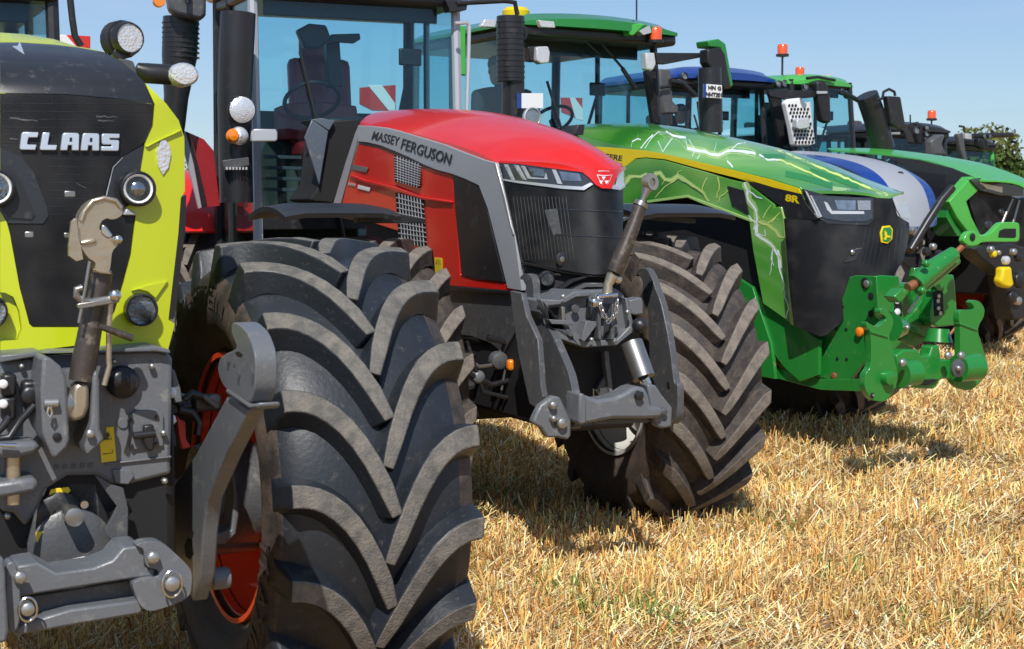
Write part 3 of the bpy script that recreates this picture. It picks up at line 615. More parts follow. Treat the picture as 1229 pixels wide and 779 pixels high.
LET = {'C': [(1.2,10),(9.6,10),(9.2,7),(4.4,7),(4.2,6.2),(3.8,3.6),(4,3),(8.8,3),(8.4,0),(.6,0),(0,.8),(.5,9)], 'L': [(1,10),(4.8,10),(3.9,3),(9,3),(8.6,0),(.2,0),(-.1,1)],
       'A': [(1.6,10),(9,10),(9.8,9.2),(9.9,0),(6.2,0),(6.1,3),(4.0,3),(3.7,0),(0,0),(.9,9)], 'S': [(1,10),(10,10),(9.8,7.4),(4.6,7.4),(4.6,6.4),(9.2,6.4),(9.7,5.6),(9.5,.8),(8.8,0),(0,0),(.1,2.6),(5.6,2.6),(5.6,3.7),(1,3.7),(.4,4.4),(.3,9.2)]}
q4 = B("125,95 735,107 735,213 118,205")
for i_, ch in enumerate('CLAAS'):
    P_ = []
    for a_, b_ in LET[ch]:
        u_ = (i_*10.15+a_*.93)/50.2; v_ = b_/10; P_.append(tuple((1-v_)*((1-u_)*q4[3][k]+u_*q4[2][k])+v_*((1-u_)*q4[0][k]+u_*q4[1][k]) for k in (0, 1)))
    lt = slab(T, 'name_letter', P_, F1, .014, 'chromeprint', bon, off=.012, bevel=.002)
    if ch == 'A':
        P_ = [tuple((1-v_)*((1-u_)*q4[3][k]+u_*q4[2][k])+v_*((1-u_)*q4[0][k]+u_*q4[1][k]) for k in (0, 1)) for u_, v_ in [((i_*10.15+a_)/50.2, b_/10) for a_, b_ in ((4.2, 5.2), (5.6, 5.2), (5.5, 7.4), (4.5, 7.4))]]
        slab(T, 'letter_gap', P_, F1, .002, 'grille', lt, off=.0135, bevel=0)
slab(T, 'bonnet_emblem', A("120,250 150,335 72,285 110,280"), F1, .01, 'chromeprint', bon, off=.006)
for bx in ("395,455 465,455 465,497 395,497", "150,705 208,705 208,745 150,745", "390,712 430,712 430,750 395,745"):
    slab(T, 'sensor_mark', B(bx), F1, .01, 'steel', bon, off=.0012)
bolts(T, 'scuff_mark', [(A("60,725 130,735 230,745"), 2), (A("590,715 720,722"), 2.0), (A("600,740 700,745"), 1.5), (B("470,410 530,440"), 1), (B("60,135 110,140"), 1.4)], F1, 'iron', bon, e=(0, 1, 0), off=.001)
for k_ in range(15): y_ = 124+k_*9.5; bolts(T, 'panel_ridge', [([(2 if y_ < 180 else 58, y_), ((178 if y_ < 150 else 128) if y_ < 265 else 100, y_+1)], .8)], F1, 'gloss', bon, e=(0, 1, 0), off=.0008)
# mounted work light, indicator arm
yl = ('y', .32)
br = slab(T, 'lamp_bracket', A("715,350 820,375 835,420 850,460 830,470 740,380"), yl, .10, 'iron', bon, bevel=.005)
q = T.hit(*A("790,235")[0], yl)
wl = turn(T, 'work_light', [(.035, .07), (.05, .055), (.046, .03), (.05, .005), (.044, -.012), (.041, -.012), (.041, -.002), (0, -.002)], q, (-.28, .95, -.02), 'black', bon, 28)
for k_ in range(4): turn(T, 'cooling_fin', [(.052, .03+.011*k_), (.056, .032+.011*k_), (.056, .035+.011*k_), (.052, .037+.011*k_)], q, (-.28, .95, -.02), 'black', wl, 20)
turn(T, 'light_lens', [(.042, -.004), (.036, -.001), (.018, -.006), (0, -.003)], q-Vector((-.28, .95, 0))*.004, (-.28, .95, -.02), 'lens', wl, 20)
slab(T, 'lamp_foot', A("690,340 705,300 770,300 780,360 730,362"), yl, .03, 'black', wl)
ptube(T, 'lamp_cable', A("670,240 655,290 665,330 690,345"), ('y', .36), .003, 'black', wl)
ind = ptube(T, 'indicator_arm', A("835,420 900,450 1050,460"), ('y', .34), [.018, .030, .030], 'black', bon, 14)
q = T.hit(*A("1130,458")[0], ('y', .30)); e = .042
lv = [q+Vector((cos(a)*e*1.05, -.03*cos(b_a*pi/2) if False else 0, sin(a)*e*.82)) for a in [2*pi*i/24 for i in range(24)] for b_a in (0,)]
vs = [p+Vector((0, .05, 0)) for p in lv]+lv+[q+(p-q)*.82-Vector((0, .010, 0)) for p in lv]+[q-Vector((0, .014, 0))]
fs = [list(range(24))]+[[i+k*24, (i+1) % 24+k*24, (i+1) % 24+k*24+24, i+k*24+24] for k in (0, 1) for i in range(24)]+[[48+i, 48+(i+1) % 24, 72] for i in range(24)]
mk('indicator_lens', vs, fs, 'lens', ind)
# cab and mirror frame
cab(T, 4.2, 5.9, .64, 1.9, 3.15, 'white', pillar='black', rx=1.0, rim='rimred')
ptube(T, 'mirror_arm', A("435,-60 432,0 445,120 460,220 500,285"), ('y', 4.0), .018, 'black')
bd = slab(T, 'warning_board', A("370,212 557,222 555,300 370,300"), ('y', 5.8), .02, 'reflector')
slab(T, 'white_stripe', A("360,213 405,215 480,300 370,300"), ('y', 5.8), .01, 'white', bd, off=.006)
# front frame and casting
yp = ('y', -.13)
cs = slab(T, 'front_casting', D("0,120 260,100 300,62 600,56 960,48 1040,68 1062,110 1056,560 1050,760")+E("735,32 560,75 480,75 410,38 290,40 200,95 160,190 110,260 60,200 0,190"), yp, .16, 'iron2', bevel=.012)
slab(T, 'casting_ledge', D("0,85 260,62 260,80 960,30 1045,50 1050,75 960,62 300,80 0,130"), ('y', -.16), .3, 'iron2', cs, bevel=.006)
disc(T, 'hydraulic_cap', D("745,245")[0], 19, yp, 'black', cs, .03, .01); disc(T, 'hydraulic_cap_grip', D("735,235")[0], 10, ('y', -.17), 'black', cs, .012, .004)
sp = slab(T, 'socket_plate', D("788,450 830,420 960,410 1000,448 1000,640 800,665"), yp, .02, 'iron2', cs, off=.012)
slab(T, 'socket_latch', D("865,505 930,500 940,560 930,660 890,665 865,600"), yp, .02, 'black', sp, off=.035, bevel=.006)
ptube(T, 'socket_lever', D("820,580 955,565"), ('y', -.16), .010, 'black', sp)
for p in D("808,482 965,465 808,642 965,630"): disc(T, 'socket_screw', p, 2.4, ('y', -.145), 'black', sp, .004)
disc(T, 'casting_plug', D("755,500")[0], 6.5, yp, 'iron2', cs, .006); slab(T, 'casting_boss', E("475,10 560,10 570,40 545,75 490,70"), yp, .02, 'iron2', cs, off=.01)
text(T, 'cast_lettering', 'LINKAGE'[:0] or '- - - - -', D("335,760 570,745 570,772 335,785"), yp, 'iron', cs, off=.004)
lb = slab(T, 'warning_label', D("650,525 698,520 716,735 622,745 610,620 645,600"), yp, .004, 'label', cs, off=.004)
text(T, 'label_symbol', '!', D("650,560 672,560 672,600 648,600"), ('y', -.137), 'ink', lb, off=.003, th=.002)
bolts(T, 'label_outline', [(D("640,600 662,555 685,600 640,600"), 1), (D("630,690 690,682 690,660"), 1)], yp, 'ink', lb, e=(0, 1, 0), off=.006)
for i, pc in enumerate(("0,188 88,190 85,325 0,330", "0,330 85,328 85,472 0,475")):
    cn = slab(T, 'hydraulic_coupler', D(pc), yp, .05, 'black', cs, off=.05, bevel=.008); disc(T, 'coupler_cap', D(("18,260", "18,382")[i])[0], 5.2, ('y', -.19), 'white', cn, .012, .003)
cn = slab(T, 'electric_socket', D("118,232 238,225 235,380 200,430 150,435 125,330"), yp, .05, 'black', cs, off=.05, bevel=.01); disc(T, 'socket_cover', D("185,330")[0], 10, ('y', -.19), 'black', cn, .01, .004)
ptube(T, 'hydraulic_hose', D("215,390 130,480 60,590 -30,600"), ('y', -.20), .010, 'black', cs); ptube(T, 'hydraulic_hose', D("60,460 20,520 -20,560"), ('y', -.20), .010, 'black', cs)
# left tow clevis
cl = slab(T, 'tow_clevis', D("-60,625 235,612 246,650 235,690 100,722 -60,712"), ('y', -.24), .20, 'iron2', cs, bevel=.014); slab(T, 'tow_clevis_jaw', E("-30,72 155,45 165,75 155,110 -20,140"), ('y', -.24), .20, 'iron2', cs, bevel=.012)
ptube(T, 'clevis_pin', [(16, 548), (16, 605)], ('y', -.20), .018, 'zinc', cl, 16); ptube(T, 'clevis_rod', D("0,635 100,640"), ('y', -.26), .006, 'chrome', cl)
# top link brackets
for nm, pl in (('top_link_bracket', "262,98 300,92 372,150 408,220 430,600 415,650 340,725 318,700 262,560 250,300"), ('top_link_bracket', "592,170 612,235 615,540 645,600 610,640 535,705 520,640 560,500 568,300 570,215")):
    b1 = slab(T, nm, D(pl), ('y', -.30), .20, 'iron2', cs, bevel=.010)
pn = ptube(T, 'top_link_pin', D("270,380 355,378"), ('y', -.31), .012, 'bolt', cs); ptube(T, 'lynch_pin', D("300,400 290,440 305,465 320,440 310,400"), ('y', -.33), .0035, 'chrome', pn, 8)
disc(T, 'bracket_bolt', D("553,565")[0], 5, ('y', -.31), 'bolt', cs, .01, .003); disc(T, 'bracket_hole', D("350,585")[0], 5, ('y', -.302), 'dark', cs, .004)
yt = ('y', -.30)
tl = ptube(T, 'top_link_tube', C("625,235 600,400 560,560 520,778")+D("500,240"), ('y', -.27), [.027, .027, .029, .032, .032], 'tubeiron', T.o, 20)
hk = slab(T, 'top_link_hook', B("480,640 495,590 530,540 575,508 640,490 700,500 742,535 755,575 750,605 715,628 680,632 658,622 625,640 608,680 622,722 660,752 695,742 735,735 745,778")+C("735,20 728,70 688,110 680,200 668,245 580,232 592,180 540,150 490,70 470,0"), ('y', -.32), .055, 'zinc', tl, bevel=.010, sm=True)
slab(T, 'hook_side_plate', B("470,622 440,642 428,778")+C("425,60 425,140 470,172 512,160 498,80 480,20")+B("478,700"), ('y', -.345), .02, 'zinc', tl, bevel=.004)
slab(T, 'hook_rib', C("490,50 580,30 600,45 585,60 500,75"), ('y', -.328), .012, 'zinc', hk, bevel=.004)
ptube(T, 'hook_edge', B("500,640 520,580 570,520 640,500 710,515 745,560"), ('y', -.322), .006, 'zinc', hk)
disc(T, 'hook_bush', B("718,755")[0], 5, ('y', -.325), 'chrome', hk, .02, .004); slab(T, 'hook_latch', B("625,665 645,660 690,725 690,745 650,745 615,715"), ('y', -.318), .04, 'chrome', hk, bevel=.006)
ptube(T, 'collar_ring', C("572,226 625,236 682,240"), ('y', -.30), .006, 'zinc', tl)
ptube(T, 'bow_clamp', C("505,335 470,345 470,385 500,410 560,420 700,398"), ('y', -.32), .009, 'steel', tl, 12); slab(T, 'clamp_bar', C("474,440 480,432 690,398 735,408 735,425 700,430 490,466 476,455"), ('y', -.33), .012, 'steel', tl)
disc(T, 'clamp_nut', C("697,380")[0], 7, ('y', -.31), 'chrome', tl, .03, .006); ptube(T, 'locking_rod', C("552,172 518,370 485,550"), ('y', -.325), .0045, 'steel', tl)
ptube(T, 'turning_handle', C("612,572 700,602 815,645"), ('y', -.33), [.008, .009, .010], 'tubeiron', tl, 14); ptube(T, 'link_strap', C("680,430 670,560 668,778")+D("672,150 640,268"), ('y', -.30), .0075, 'zinc', tl)
q = T.hit(*D("440,385")[0], ('y', -.24)); turn(T, 'link_ball', [(.02, -.05), (.038, -.045), (.045, -.02), (.045, .02), (.03, .05)], q, (-.85, -.5, 0), 'steel', tl)
slab(T, 'link_eye', D("468,250 552,252 550,400 525,470 465,495 420,470 440,400 445,300"), ('y', -.29), .06, 'zinc', tl, bevel=.012)
# power take-off bay
bay = slab(T, 'shaft_bay', E("110,250 190,95 290,38 410,36 520,85 740,30 740,300 600,480 120,480"), ('y', .10), .05, 'black', cs)
slab(T, 'shaft_housing', E("170,180 220,100 300,60 420,60 440,180 430,330 440,400 380,470 200,450 150,330"), ('y', -.10), .16, 'iron', cs, bevel=.01)
q = T.hit(*E("250,200")[0], ('y', -.10)); turn(T, 'shaft_seal', [(.055, 0), (.06, -.02), (.045, -.03), (.03, -.03)], q, (0, 1, 0), 'black', cs)
q = T.hit(*E("320,218")[0], ('y', -.24)); turn(T, 'power_shaft', [(.015, 0), (.024, .003), (.024, .06), (.018, .07), (.018, .2)], q, (0, 1, 0), 'steel', cs)
disc(T, 'shaft_knob', E("355,158")[0], 5, ('y', -.11), 'chrome', cs, .02); q = T.hit(*E("300,350")[0], ('y', -.12)); turn(T, 'gearbox_cover', [(.11, .0), (.11, -.03), (.095, -.04), (.05, -.045), (0, -.045)], q, (0, 1, 0), 'iron', cs)
slab(T, 'yellow_label', E("205,125 215,95 290,85 300,100 280,122"), ('y', -.11), .003, 'label', cs, off=.008); slab(T, 'yellow_label', E("148,275 190,268 188,305 150,318"), ('y', -.14), .003, 'label', cs, off=.02)
pl = slab(T, 'rating_plate', E("282,395 360,380 360,438 282,455"), ('y', -.17), .003, 'white', cs, off=.01); bolts(T, 'rating_plate_print', [(E("290,402 325,396"), 2), (E("290,425 350,415"), .8), (E("290,437 350,427"), .8)], ('y', -.17), 'ink', pl, e=(0, 1, 0), off=.012)
slab(T, 'shaft_guard', E("405,36 480,78 527,92 548,180 547,330 522,342 455,300 450,265 500,170 440,90"), ('y', -.20), .012, 'iron', cs, bevel=.003); slab(T, 'shaft_guard', E("200,92 160,180 140,380 120,390 118,330 150,200"), ('y', -.20), .012, 'iron', cs, bevel=.003)
slab(T, 'counterweight_tank', E("530,85 735,45 700,290 580,302 548,285 560,180"), ('y', -.02), .25, 'greypanel', cs, bevel=.02); slab(T, 'counterweight_tank', E("-20,188 60,200 112,258 125,350 90,385 -20,395"), ('y', -.08), .25, 'greypanel', cs, bevel=.02)
for p_, r_q in ((D("130,150")[0], 3.5), (D("560,640")[0], 3.5), (D("930,150")[0], 4), (D("1000,560")[0], 4), (D("700,120")[0], 3), (E("700,60")[0], 4), (E("30,210")[0], 4)): disc(T, 'casting_bolt', p_, r_q, ('y', -.14), 'bolt', cs, .012, .004, 6)
ptube(T, 'hydraulic_hose', E("540,140 470,200 500,290 560,320"), ('y', -.12), .011, 'black', cs); ptube(T, 'hydraulic_hose', D("1075,420 1010,440 1045,520 1060,640"), ('y', .1), .012, 'black', cs); ptube(T, 'hydraulic_hose', Fz("210,560 260,520 330,545 400,600"), ('y', .3), .011, 'black', cs); ptube(T, 'hydraulic_hose', Fz("180,620 260,640 300,700 290,778"), ('y', .3), .012, 'black', cs)
slab(T, 'casting_ridge', D("250,130 262,130 262,560 250,560"), yp, .02, 'iron2', cs, off=.012); slab(T, 'casting_ridge', D("640,745 1050,700 1050,712 640,757"), yp, .02, 'iron2', cs, off=.010)
# lift
lf = slab(T, 'lift_crossbar', E("72,425 160,410 240,455 400,432 480,400 525,345 600,338 615,350 620,432 660,432 665,470 560,480 180,540 75,560"), ('y', -.42), .14, 'iron2', T.o, bevel=.012)
slab(T, 'crossbar_channel', E("75,560 180,545 560,482 600,600 100,700 62,690"), ('y', -.36), .10, 'iron', lf, bevel=.004); slab(T, 'crossbar_lower_lip', E("80,675 300,610 600,570 612,610 600,630 250,690 60,725"), ('y', -.42), .12, 'iron2', lf, bevel=.008)
slab(T, 'lift_knuckle', E("575,338 612,320 690,317 812,430 822,475 812,560 700,605 640,620 600,600 560,500 600,480 680,470 678,440 622,430 615,350"), ('y', -.44), .05, 'iron2', lf, bevel=.008, sm=True)
slab(T, 'lift_knuckle', E("25,410 68,404 90,520 85,690 40,722 20,600"), ('y', -.45), .06, 'iron2', lf, bevel=.008, sm=True)
for p, r in ((E("650,385")[0], 8), (E("82,470")[0], 8)): disc(T, 'lift_bolt', p, r, ('y', -.45), 'bolt', lf, .016, .004, 6)
for p, r in ((E("725,492")[0], 9), (E("112,600")[0], 8)):
    o, q, rr_ = disc(T, 'lift_pin', p, r, ('y', -.45), 'bolt', lf, .03, .004); tube(T, 'lynch_ring', [q+Vector((cos(a)*rr_*1.25, -.025, sin(a)*rr_*1.7)) for a in [2*pi*i/20 for i in range(20)]], .003, 'chrome', o, 8, True)
disc(T, 'knuckle_hole', E("640,565")[0], 7, ('y', -.43), 'dark', lf, .004)
xa = ('x', .335)
ar = slab(T, 'lift_arm', px("272,476 298,492 272,545 248,600 243,640 240,690 231,722 222,700 205,668 194,645 192,630 199,595 235,545"), xa, .045, 'iron2', T.o, bevel=.006)
slab(T, 'lift_claw', Fz("500,95 515,85 545,95 600,150 635,240 648,330 645,480 625,560 610,590 470,505 430,440 415,370 428,305 470,275 505,262 535,240 520,200 500,150"), ('x', .325), .055, 'iron2', ar, bevel=.006, sm=True)
slab(T, 'weld_collar', Fz("462,490 610,590 660,580 655,620 610,625 460,525"), ('x', .32), .06, 'iron2', ar, bevel=.008); slab(T, 'claw_slot', Fz("515,270 545,262 570,285 560,305 535,300"), ('x', .324), .01, 'dark', ar)
bolts(T, 'stamped_mark', [(Fz("485,330 478,380"), 3), (Fz("550,410 545,470"), 3), (Fz("520,345 518,360"), 3), (Fz("632,400 628,470"), 2)], ('x', .325), 'steel', ar, off=.001)
slab(T, 'arm_slot', E("800,305 822,315 828,370 812,398 795,385 788,340"), xa, .004, 'dark', ar, off=.002)
o, q, rr_ = disc(T, 'arm_pivot', E("905,480")[0], 13, ('x', .40), 'iron2', ar, .05, .0, 24, (1, 0, 0)); disc(T, 'arm_nut', E("690,292")[0], 5, ('x', .32), 'bolt', ar, .02, 0, 10, (-1, 0, 0))
slab(T, 'lift_arm', E("-60,380 18,390 38,700 30,750 -60,770"), ('y', -.5), .05, 'iron2', T.o, bevel=.008)
# axle, chassis, hydraulics
box(T, 'front_axle', (0, .92, .72), (1.5, .22, .24), 'iron', bevel=.03); box(T, 'chassis', (0, 1.7, 1.0), (.5, 3.6, .5), 'dark', bevel=.03)
turn(T, 'axle_hub', [(.17, 0), (.19, .05), (.19, .18), (.14, .24)], (.55, .92, .79), (1, 0, 0), 'iron')
kn = slab(T, 'steering_knuckle', E("985,0 1010,50 1025,180 1010,290 960,335 900,330 905,295 985,270 1000,120"), ('y', .62), .10, 'iron2', T.o, bevel=.02)
hy = slab(T, 'hydraulic_block', D("1075,380 1140,330 1225,345 1225,420 1180,470 1120,450"), ('y', .35), .10, 'black', T.o, bevel=.008); slab(T, 'red_latch', D("1083,452 1110,480 1140,490 1145,600 1175,650 1120,662 1100,590"), ('y', .34), .03, 'reflector', hy, bevel=.003)
ptube(T, 'hydraulic_line', Fz("200,600 380,590 400,560 330,560"), ('y', .36), .016, 'black', hy); box(T, 'valve', T.hit(*Fz("340,580")[0], ('y', .36)), (.09, .06, .05), 'black', hy, bevel=.012)
for p in D("1045,310 1042,478"): disc(T, 'frame_bolt', p, 7, ('y', -.02), 'white', cs, .02, .004, 6)
slab(T, 'side_bracket', D("1055,160 1075,180 1110,290 1120,370 1070,380 1060,300"), ('y', .1), .2, 'iron2', cs)
wheel(T, .93, .92, R=.85, Wd=.62, rr=.45, N=18, steer=1, delta=.38, curve=2.35, ms=('tyre', 'lugtop'), sidem='side', rim='rimred', inner=-1, words=[('VREDESTEIN', -12, 62, .62, .69), ('TRAXION', 120, 52, .60, .69), ('VREDESTEIN', 215, 60, .62, .69)])
wheel(T, -1.06, .92, R=.85, Wd=.66, rr=.45, steer=3, ms=('tyre', 'lugtop'), sidem='side', rim='rimred', inner=1, join=True)
# ============================================================ tractor 2 (red)
G, H, I, J, Kl, Kr = K(400, 130), K(580, 170), K(600, 310), K(600, 410), K(190, 130), K(190, 0)
T = T2 = Tr(.32, 8.0, 24, 'red tractor with silver flank band and muddy tyres, second from the left', 'tractors parked in a row')
def S2(p): return p.x+.335+.045*p.y-.11*(1.95-min(1.95, p.z))
def F2(p): return p.y-(-.28+3.6*p.x*p.x-.20*(1.92-p.z))
XS.append(S2); X1 = Vector((1, 0, 0))
hood, rows = bonnet(T, 'bonnet', px("431,151 455,153 484,158 508,163 529,169 550,175 567,181 581,187 596,195"), px("474,133 505,131 545,131 580,134 610,140 640,149 672,162 700,180 722,224"), S2, 'red', cols=12)
fr = loft(T, 'front_frame', [(.22, .22, 1.38, 1.86), (.5, .27, 1.3, 1.98), (1.2, .31, 1.2, 2.1), (2.15, .36, 1.1, 2.18)], 'dark', e=6)
sl_ = lambda nm, pts, th, m, off=0, g=0, par=None, **k: slab(T, nm, pts, S2, th, m, par or fr, off=off, grid=g, ext=X1, **k)
sl_('flank_panel', G("160,205 225,212 300,230 380,262 470,300 560,345 640,378 730,402 735,480 750,620 765,778")+px("552,330 612,342 613,349 540,343 524,338 519,300 494,300 486,280 430,262 409,250 418,215"), .03, 'red')
sl_('silver_band', G("160,105 250,110 330,120 410,138 500,165 600,195 700,225 800,265 880,295 940,318 1010,335 1040,450 1070,560 1105,720 1125,778")+px("628,349 611,346")+G("1000,778 960,620 905,475 820,435 740,405 640,378 560,345 470,300 380,262 300,230 225,212 160,205"), .03, 'silver', off=.010)
sl_('band_inner_edge', G("905,475 985,495 1010,510 1060,700 1085,778 1000,778 960,620"), .01, 'silver', off=.004)  # inner strip of the band leg, in the same silver
sl_('band_bright_edge', G("1003,335 1012,335 1042,450 1072,560 1107,720 1127,778 1117,778 1095,700 1060,560"), .008, 'gleam', off=.014)  # thin brighter strip along the front edge of the band
sl_('rear_band', G("160,105 150,200 95,420 45,610 0,600 30,500 80,330 140,150"), .03, 'silver', off=.006)
sl_('lower_flank_edge', px("540,343 613,349 613,353 540,349"), .03, 'black', off=.004)
sl_('dark_flank_panel', G("738,405 820,435 905,478 950,620 985,778")+px("606,339 574,335 555,330")+G("770,778 752,600"), .02, 'black', off=.006)
sl_('panel_crease', G("110,405 200,440 380,480 560,545 740,572 738,585 560,562 380,500 200,458 108,420"), .012, 'red', off=.010)
sl_('panel_crease', G("160,205 300,230 470,300 560,345 735,402 735,412 560,362 470,318 300,248 160,220"), .008, 'black', off=.003)
for P4 in (G("375,285 540,345 530,490 380,448"), px("475,231 508,240 512.5,296 479,292")):
    v = sl_('vent', P4, .01, 'dark', off=.004); tl_, tr_, br_, bl_ = P4
    for k_ in range(1, 9):
        u = k_/9; a = tuple(tl_[i]+(tr_[i]-tl_[i])*u for i in (0, 1)); b = tuple(bl_[i]+(br_[i]-bl_[i])*max(0, u-.0) for i in (0, 1)); ptube(T, 'vent_bar', [a, b], lambda p: S2(p)+.010, .0035, 'silver', v, 5)
    for k_ in range(1, 10):
        u = k_/10; a = tuple(tl_[i]+(bl_[i]-tl_[i])*u for i in (0, 1)); b = tuple(tr_[i]+(br_[i]-tr_[i])*u for i in (0, 1)); ptube(T, 'vent_bar', [a, b], lambda p: S2(p)+.010, .0028, 'silver', v, 5)
text(T, 'maker_name', 'MASSEY', G("262,138 422,178 412,232 245,193"), S2, 'ink', fr, off=.0125, th=.0015, bold=.012); text(T, 'maker_name', 'FERGUSON', G("440,185 744,283 728,348 424,250"), S2, 'ink', fr, off=.0125, th=.0015, bold=.012)
sl_('model_badge', G("120,345 220,365 205,395 110,378"), .004, 'steel', off=.004); sl_('model_badge', G("155,470 230,490 225,512 152,494"), .003, 'white', off=.004); sl_('model_badge', G("95,455 140,466 138,482 92,472"), .003, 'gleam', off=.004)
yl_ = sl_('warning_label', px("522,309 531,310 532,336 523,335"), .003, 'label', off=.004); bolts(T, 'label_symbol', [(px("524,316 527,312 530,317 524,316"), .8), (px("524,330 530,326"), 1)], S2, 'ink', yl_, off=.006)
sl_('belly_panel', px("519,342 613,353 612,400 600,425 585,412 560,403 522,401"), .04, 'iron', off=-.02)
# nose
slab(T, 'nose_grille', px("604,215 640,220 674,226 699,229 713,223 721,227 732,228 748,220 748,260 747,295 742,326 727,331 690,328 655,320 629,312 616,262"), F2, .02, 'grille', fr, grid=7)
for q, mm, of in (("95,130 200,133 420,163 600,185 640,222 680,262 610,296 480,288 200,252 122,236", 'lampblack', .006), ("120,230 200,240 480,270 600,277 652,252 668,262 612,298 480,290 200,254 122,240", 'gleam', .014), ("120,138 148,142 190,236 168,234", 'gleam', .012), ("180,140 212,146 250,215 262,238 236,232", 'gleam', .012),
    ("225,148 250,152 285,218 370,226 380,190 390,232 268,228", 'gleam', .013), ("415,170 440,174 480,262 450,258", 'gleam', .013), ("262,158 366,172 378,214 292,208", 'bowl', .009), ("462,182 585,198 600,242 482,240", 'bowl', .009)):
    slab(T, 'headlight' if mm == 'lampblack' else ('light_strip' if mm == 'gleam' else 'light_bowl'), H(q), F2, .008, mm, fr, grid=5, off=of)
slab(T, 'headlight', H("780,285 812,262 822,200 865,172 872,215 868,262 835,292"), F2, .01, 'lens', fr, grid=4, off=.006)
slab(T, 'light_strip', H("783,290 790,262 835,285 868,258 866,278 836,298"), F2, .006, 'gleam', fr, grid=4, off=.012)
slab(T, 'nose_shield', H("95,118 200,124 420,155 600,178 700,170 800,172 865,150 872,168 826,196 815,215 778,290 720,286 684,266 640,220 600,188 420,166 200,136 95,132"), F2, .015, 'red', fr, grid=5, off=.016)
for tri in ("680,212 726,212 718,262", "732,212 776,212 742,262"): pass
for tri in ("712,262 700,240 726,240", "745,262 734,240 760,240", "728,238 716,215 742,215"): slab(T, 'nose_emblem', H(tri), F2, .003, 'white', fr, off=.020, bevel=0)
bolts(T, 'emblem_outline', [(H("688,205 780,205 752,262"), .9), (H("688,205 720,262"), .9), (H("695,182 765,182"), .8)], F2, 'white', fr, e=(0, 1, 0), off=.020)
disc(T, 'radar_cover', H("485,722")[0], 8.5, F2, 'gloss', fr, .01, .003); disc(T, 'radar_boss', H("485,722")[0], 5, lambda p: F2(p)+.012, 'steel', fr, .004, .002)
for k_ in range(16): x_ = 612+k_*4.2; bolts(T, 'grille_rib', [([(x_+4, 236), (x_+14, 312)], .7)], F2, 'iron', fr, e=(0, 1, 0), off=.001)
slab(T, 'radiator_face', H("375,420 455,410 480,570 430,575 400,500"), F2, .002, 'iron', fr, grid=6, off=.0008)
for y_ in ("450,415 860,430", "440,570 850,590"): bolts(T, 'grille_rib', [(H(y_), 2)], F2, 'gloss', fr, e=(0, 1, 0), off=.003)
# crease lines on the bonnet
def onhood(p): return None
lamp(T, 'fog_lamp', I("275,122")[0], 9.5, lambda p: F2(p)-.03, fr, ax=(-.1, -1, 0))
slab(T, 'lower_lip', I("140,20 260,45 400,75 560,98 650,98 740,70 745,85 650,112 560,112 400,90 250,60 140,35"), F2, .03, 'black', fr, off=.012)
slab(T, 'lower_bumper', I("150,40 400,90 560,112 650,112 745,85 740,200 560,210 440,160 360,212 240,212 200,100"), lambda p: F2(p)-.06, .05, 'dark', fr)
slab(T, 'bumper_bar', I("240,195 335,200 440,130 540,105 560,112 455,148 345,220 240,215"), F2, .03, 'black', fr, bevel=.004); slab(T, 'bumper_bar', I("440,185 520,150 640,150 640,180 530,180 440,215"), F2, .03, 'black', fr, bevel=.004)
# front casting with top link and chain
yc = ('y', -.42)
cs = slab(T, 'front_casting', I("250,250 370,255 455,198 560,196 720,188 765,222 800,375 835,440 722,530 520,546 480,530 370,490 330,440 250,330"), yc, .30, 'iron2', bevel=.012)
cf = slab(T, 'casting_ring', I("250,252 372,258 455,205 560,200 560,235 470,240 385,285 300,292 310,400 330,420 440,440 500,480 520,510 720,500 800,420 770,240 790,250 830,445 722,535 520,550 480,535 365,495"), ('y', -.47), .06, 'iron2', cs, bevel=.006)
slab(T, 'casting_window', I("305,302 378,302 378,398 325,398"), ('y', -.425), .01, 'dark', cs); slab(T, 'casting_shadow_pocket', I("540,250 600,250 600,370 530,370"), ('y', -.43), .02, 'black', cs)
slab(T, 'casting_rib', I("530,385 612,390 520,515 500,500"), ('y', -.50), .06, 'iron2', cs); slab(T, 'casting_post', I("380,298 402,298 402,405 380,405"), ('y', -.48), .04, 'steel', cs)
slab(T, 'casting_ledge', I("300,375 450,385 455,410 320,405"), ('y', -.49), .05, 'iron2', cs); disc(T, 'casting_bolt', I("430,460")[0], 4, ('y', -.48), 'iron', cs, .01); disc(T, 'casting_bolt', I("460,310")[0], 5, ('y', -.45), 'iron', cs, .01)
slab(T, 'valve_box', I("795,258 870,240 880,262 882,342 835,350 802,342"), ('y', -.46), .09, 'iron2', cs, bevel=.006); disc(T, 'rubber_stop', I("852,412")[0], 9, ('y', -.50), 'black', cs, .03, .02)
slab(T, 'link_ear', I("600,300 620,300 625,500 608,500"), ('y', -.52), .08, 'iron', cs); slab(T, 'link_ear', I("690,280 712,280 705,500 680,500"), ('y', -.52), .08, 'iron', cs)
ty_ = ('y', -.50)
tl = ptube(T, 'top_link_tube', H("965,395 925,510 872,645")+I("722,40 700,90"), ty_, [.030, .034, .038, .040, .034], 'tubeiron', T.o, 16)
q = T.hit(*H("1025,250")[0], ty_); e1 = lathe([(.018, -.02), (.040, -.02), (.044, 0), (.040, .02), (.018, .02), (.018, -.02)], q, (.35, -.9, .1), 24); mk('link_eye', e1[0], e1[1][:-2], 'zinc', tl)
disc(T, 'eye_bush', H("1025,250")[0], 4.6, ('y', -.52), 'steel', tl, .008); ptube(T, 'link_thread', H("1008,290 985,345 968,392"), ty_, [.026, .014, .014], 'steel', tl); ptube(T, 'link_collar', H("975,375 962,400"), ty_, .036, 'steel', tl, 14)
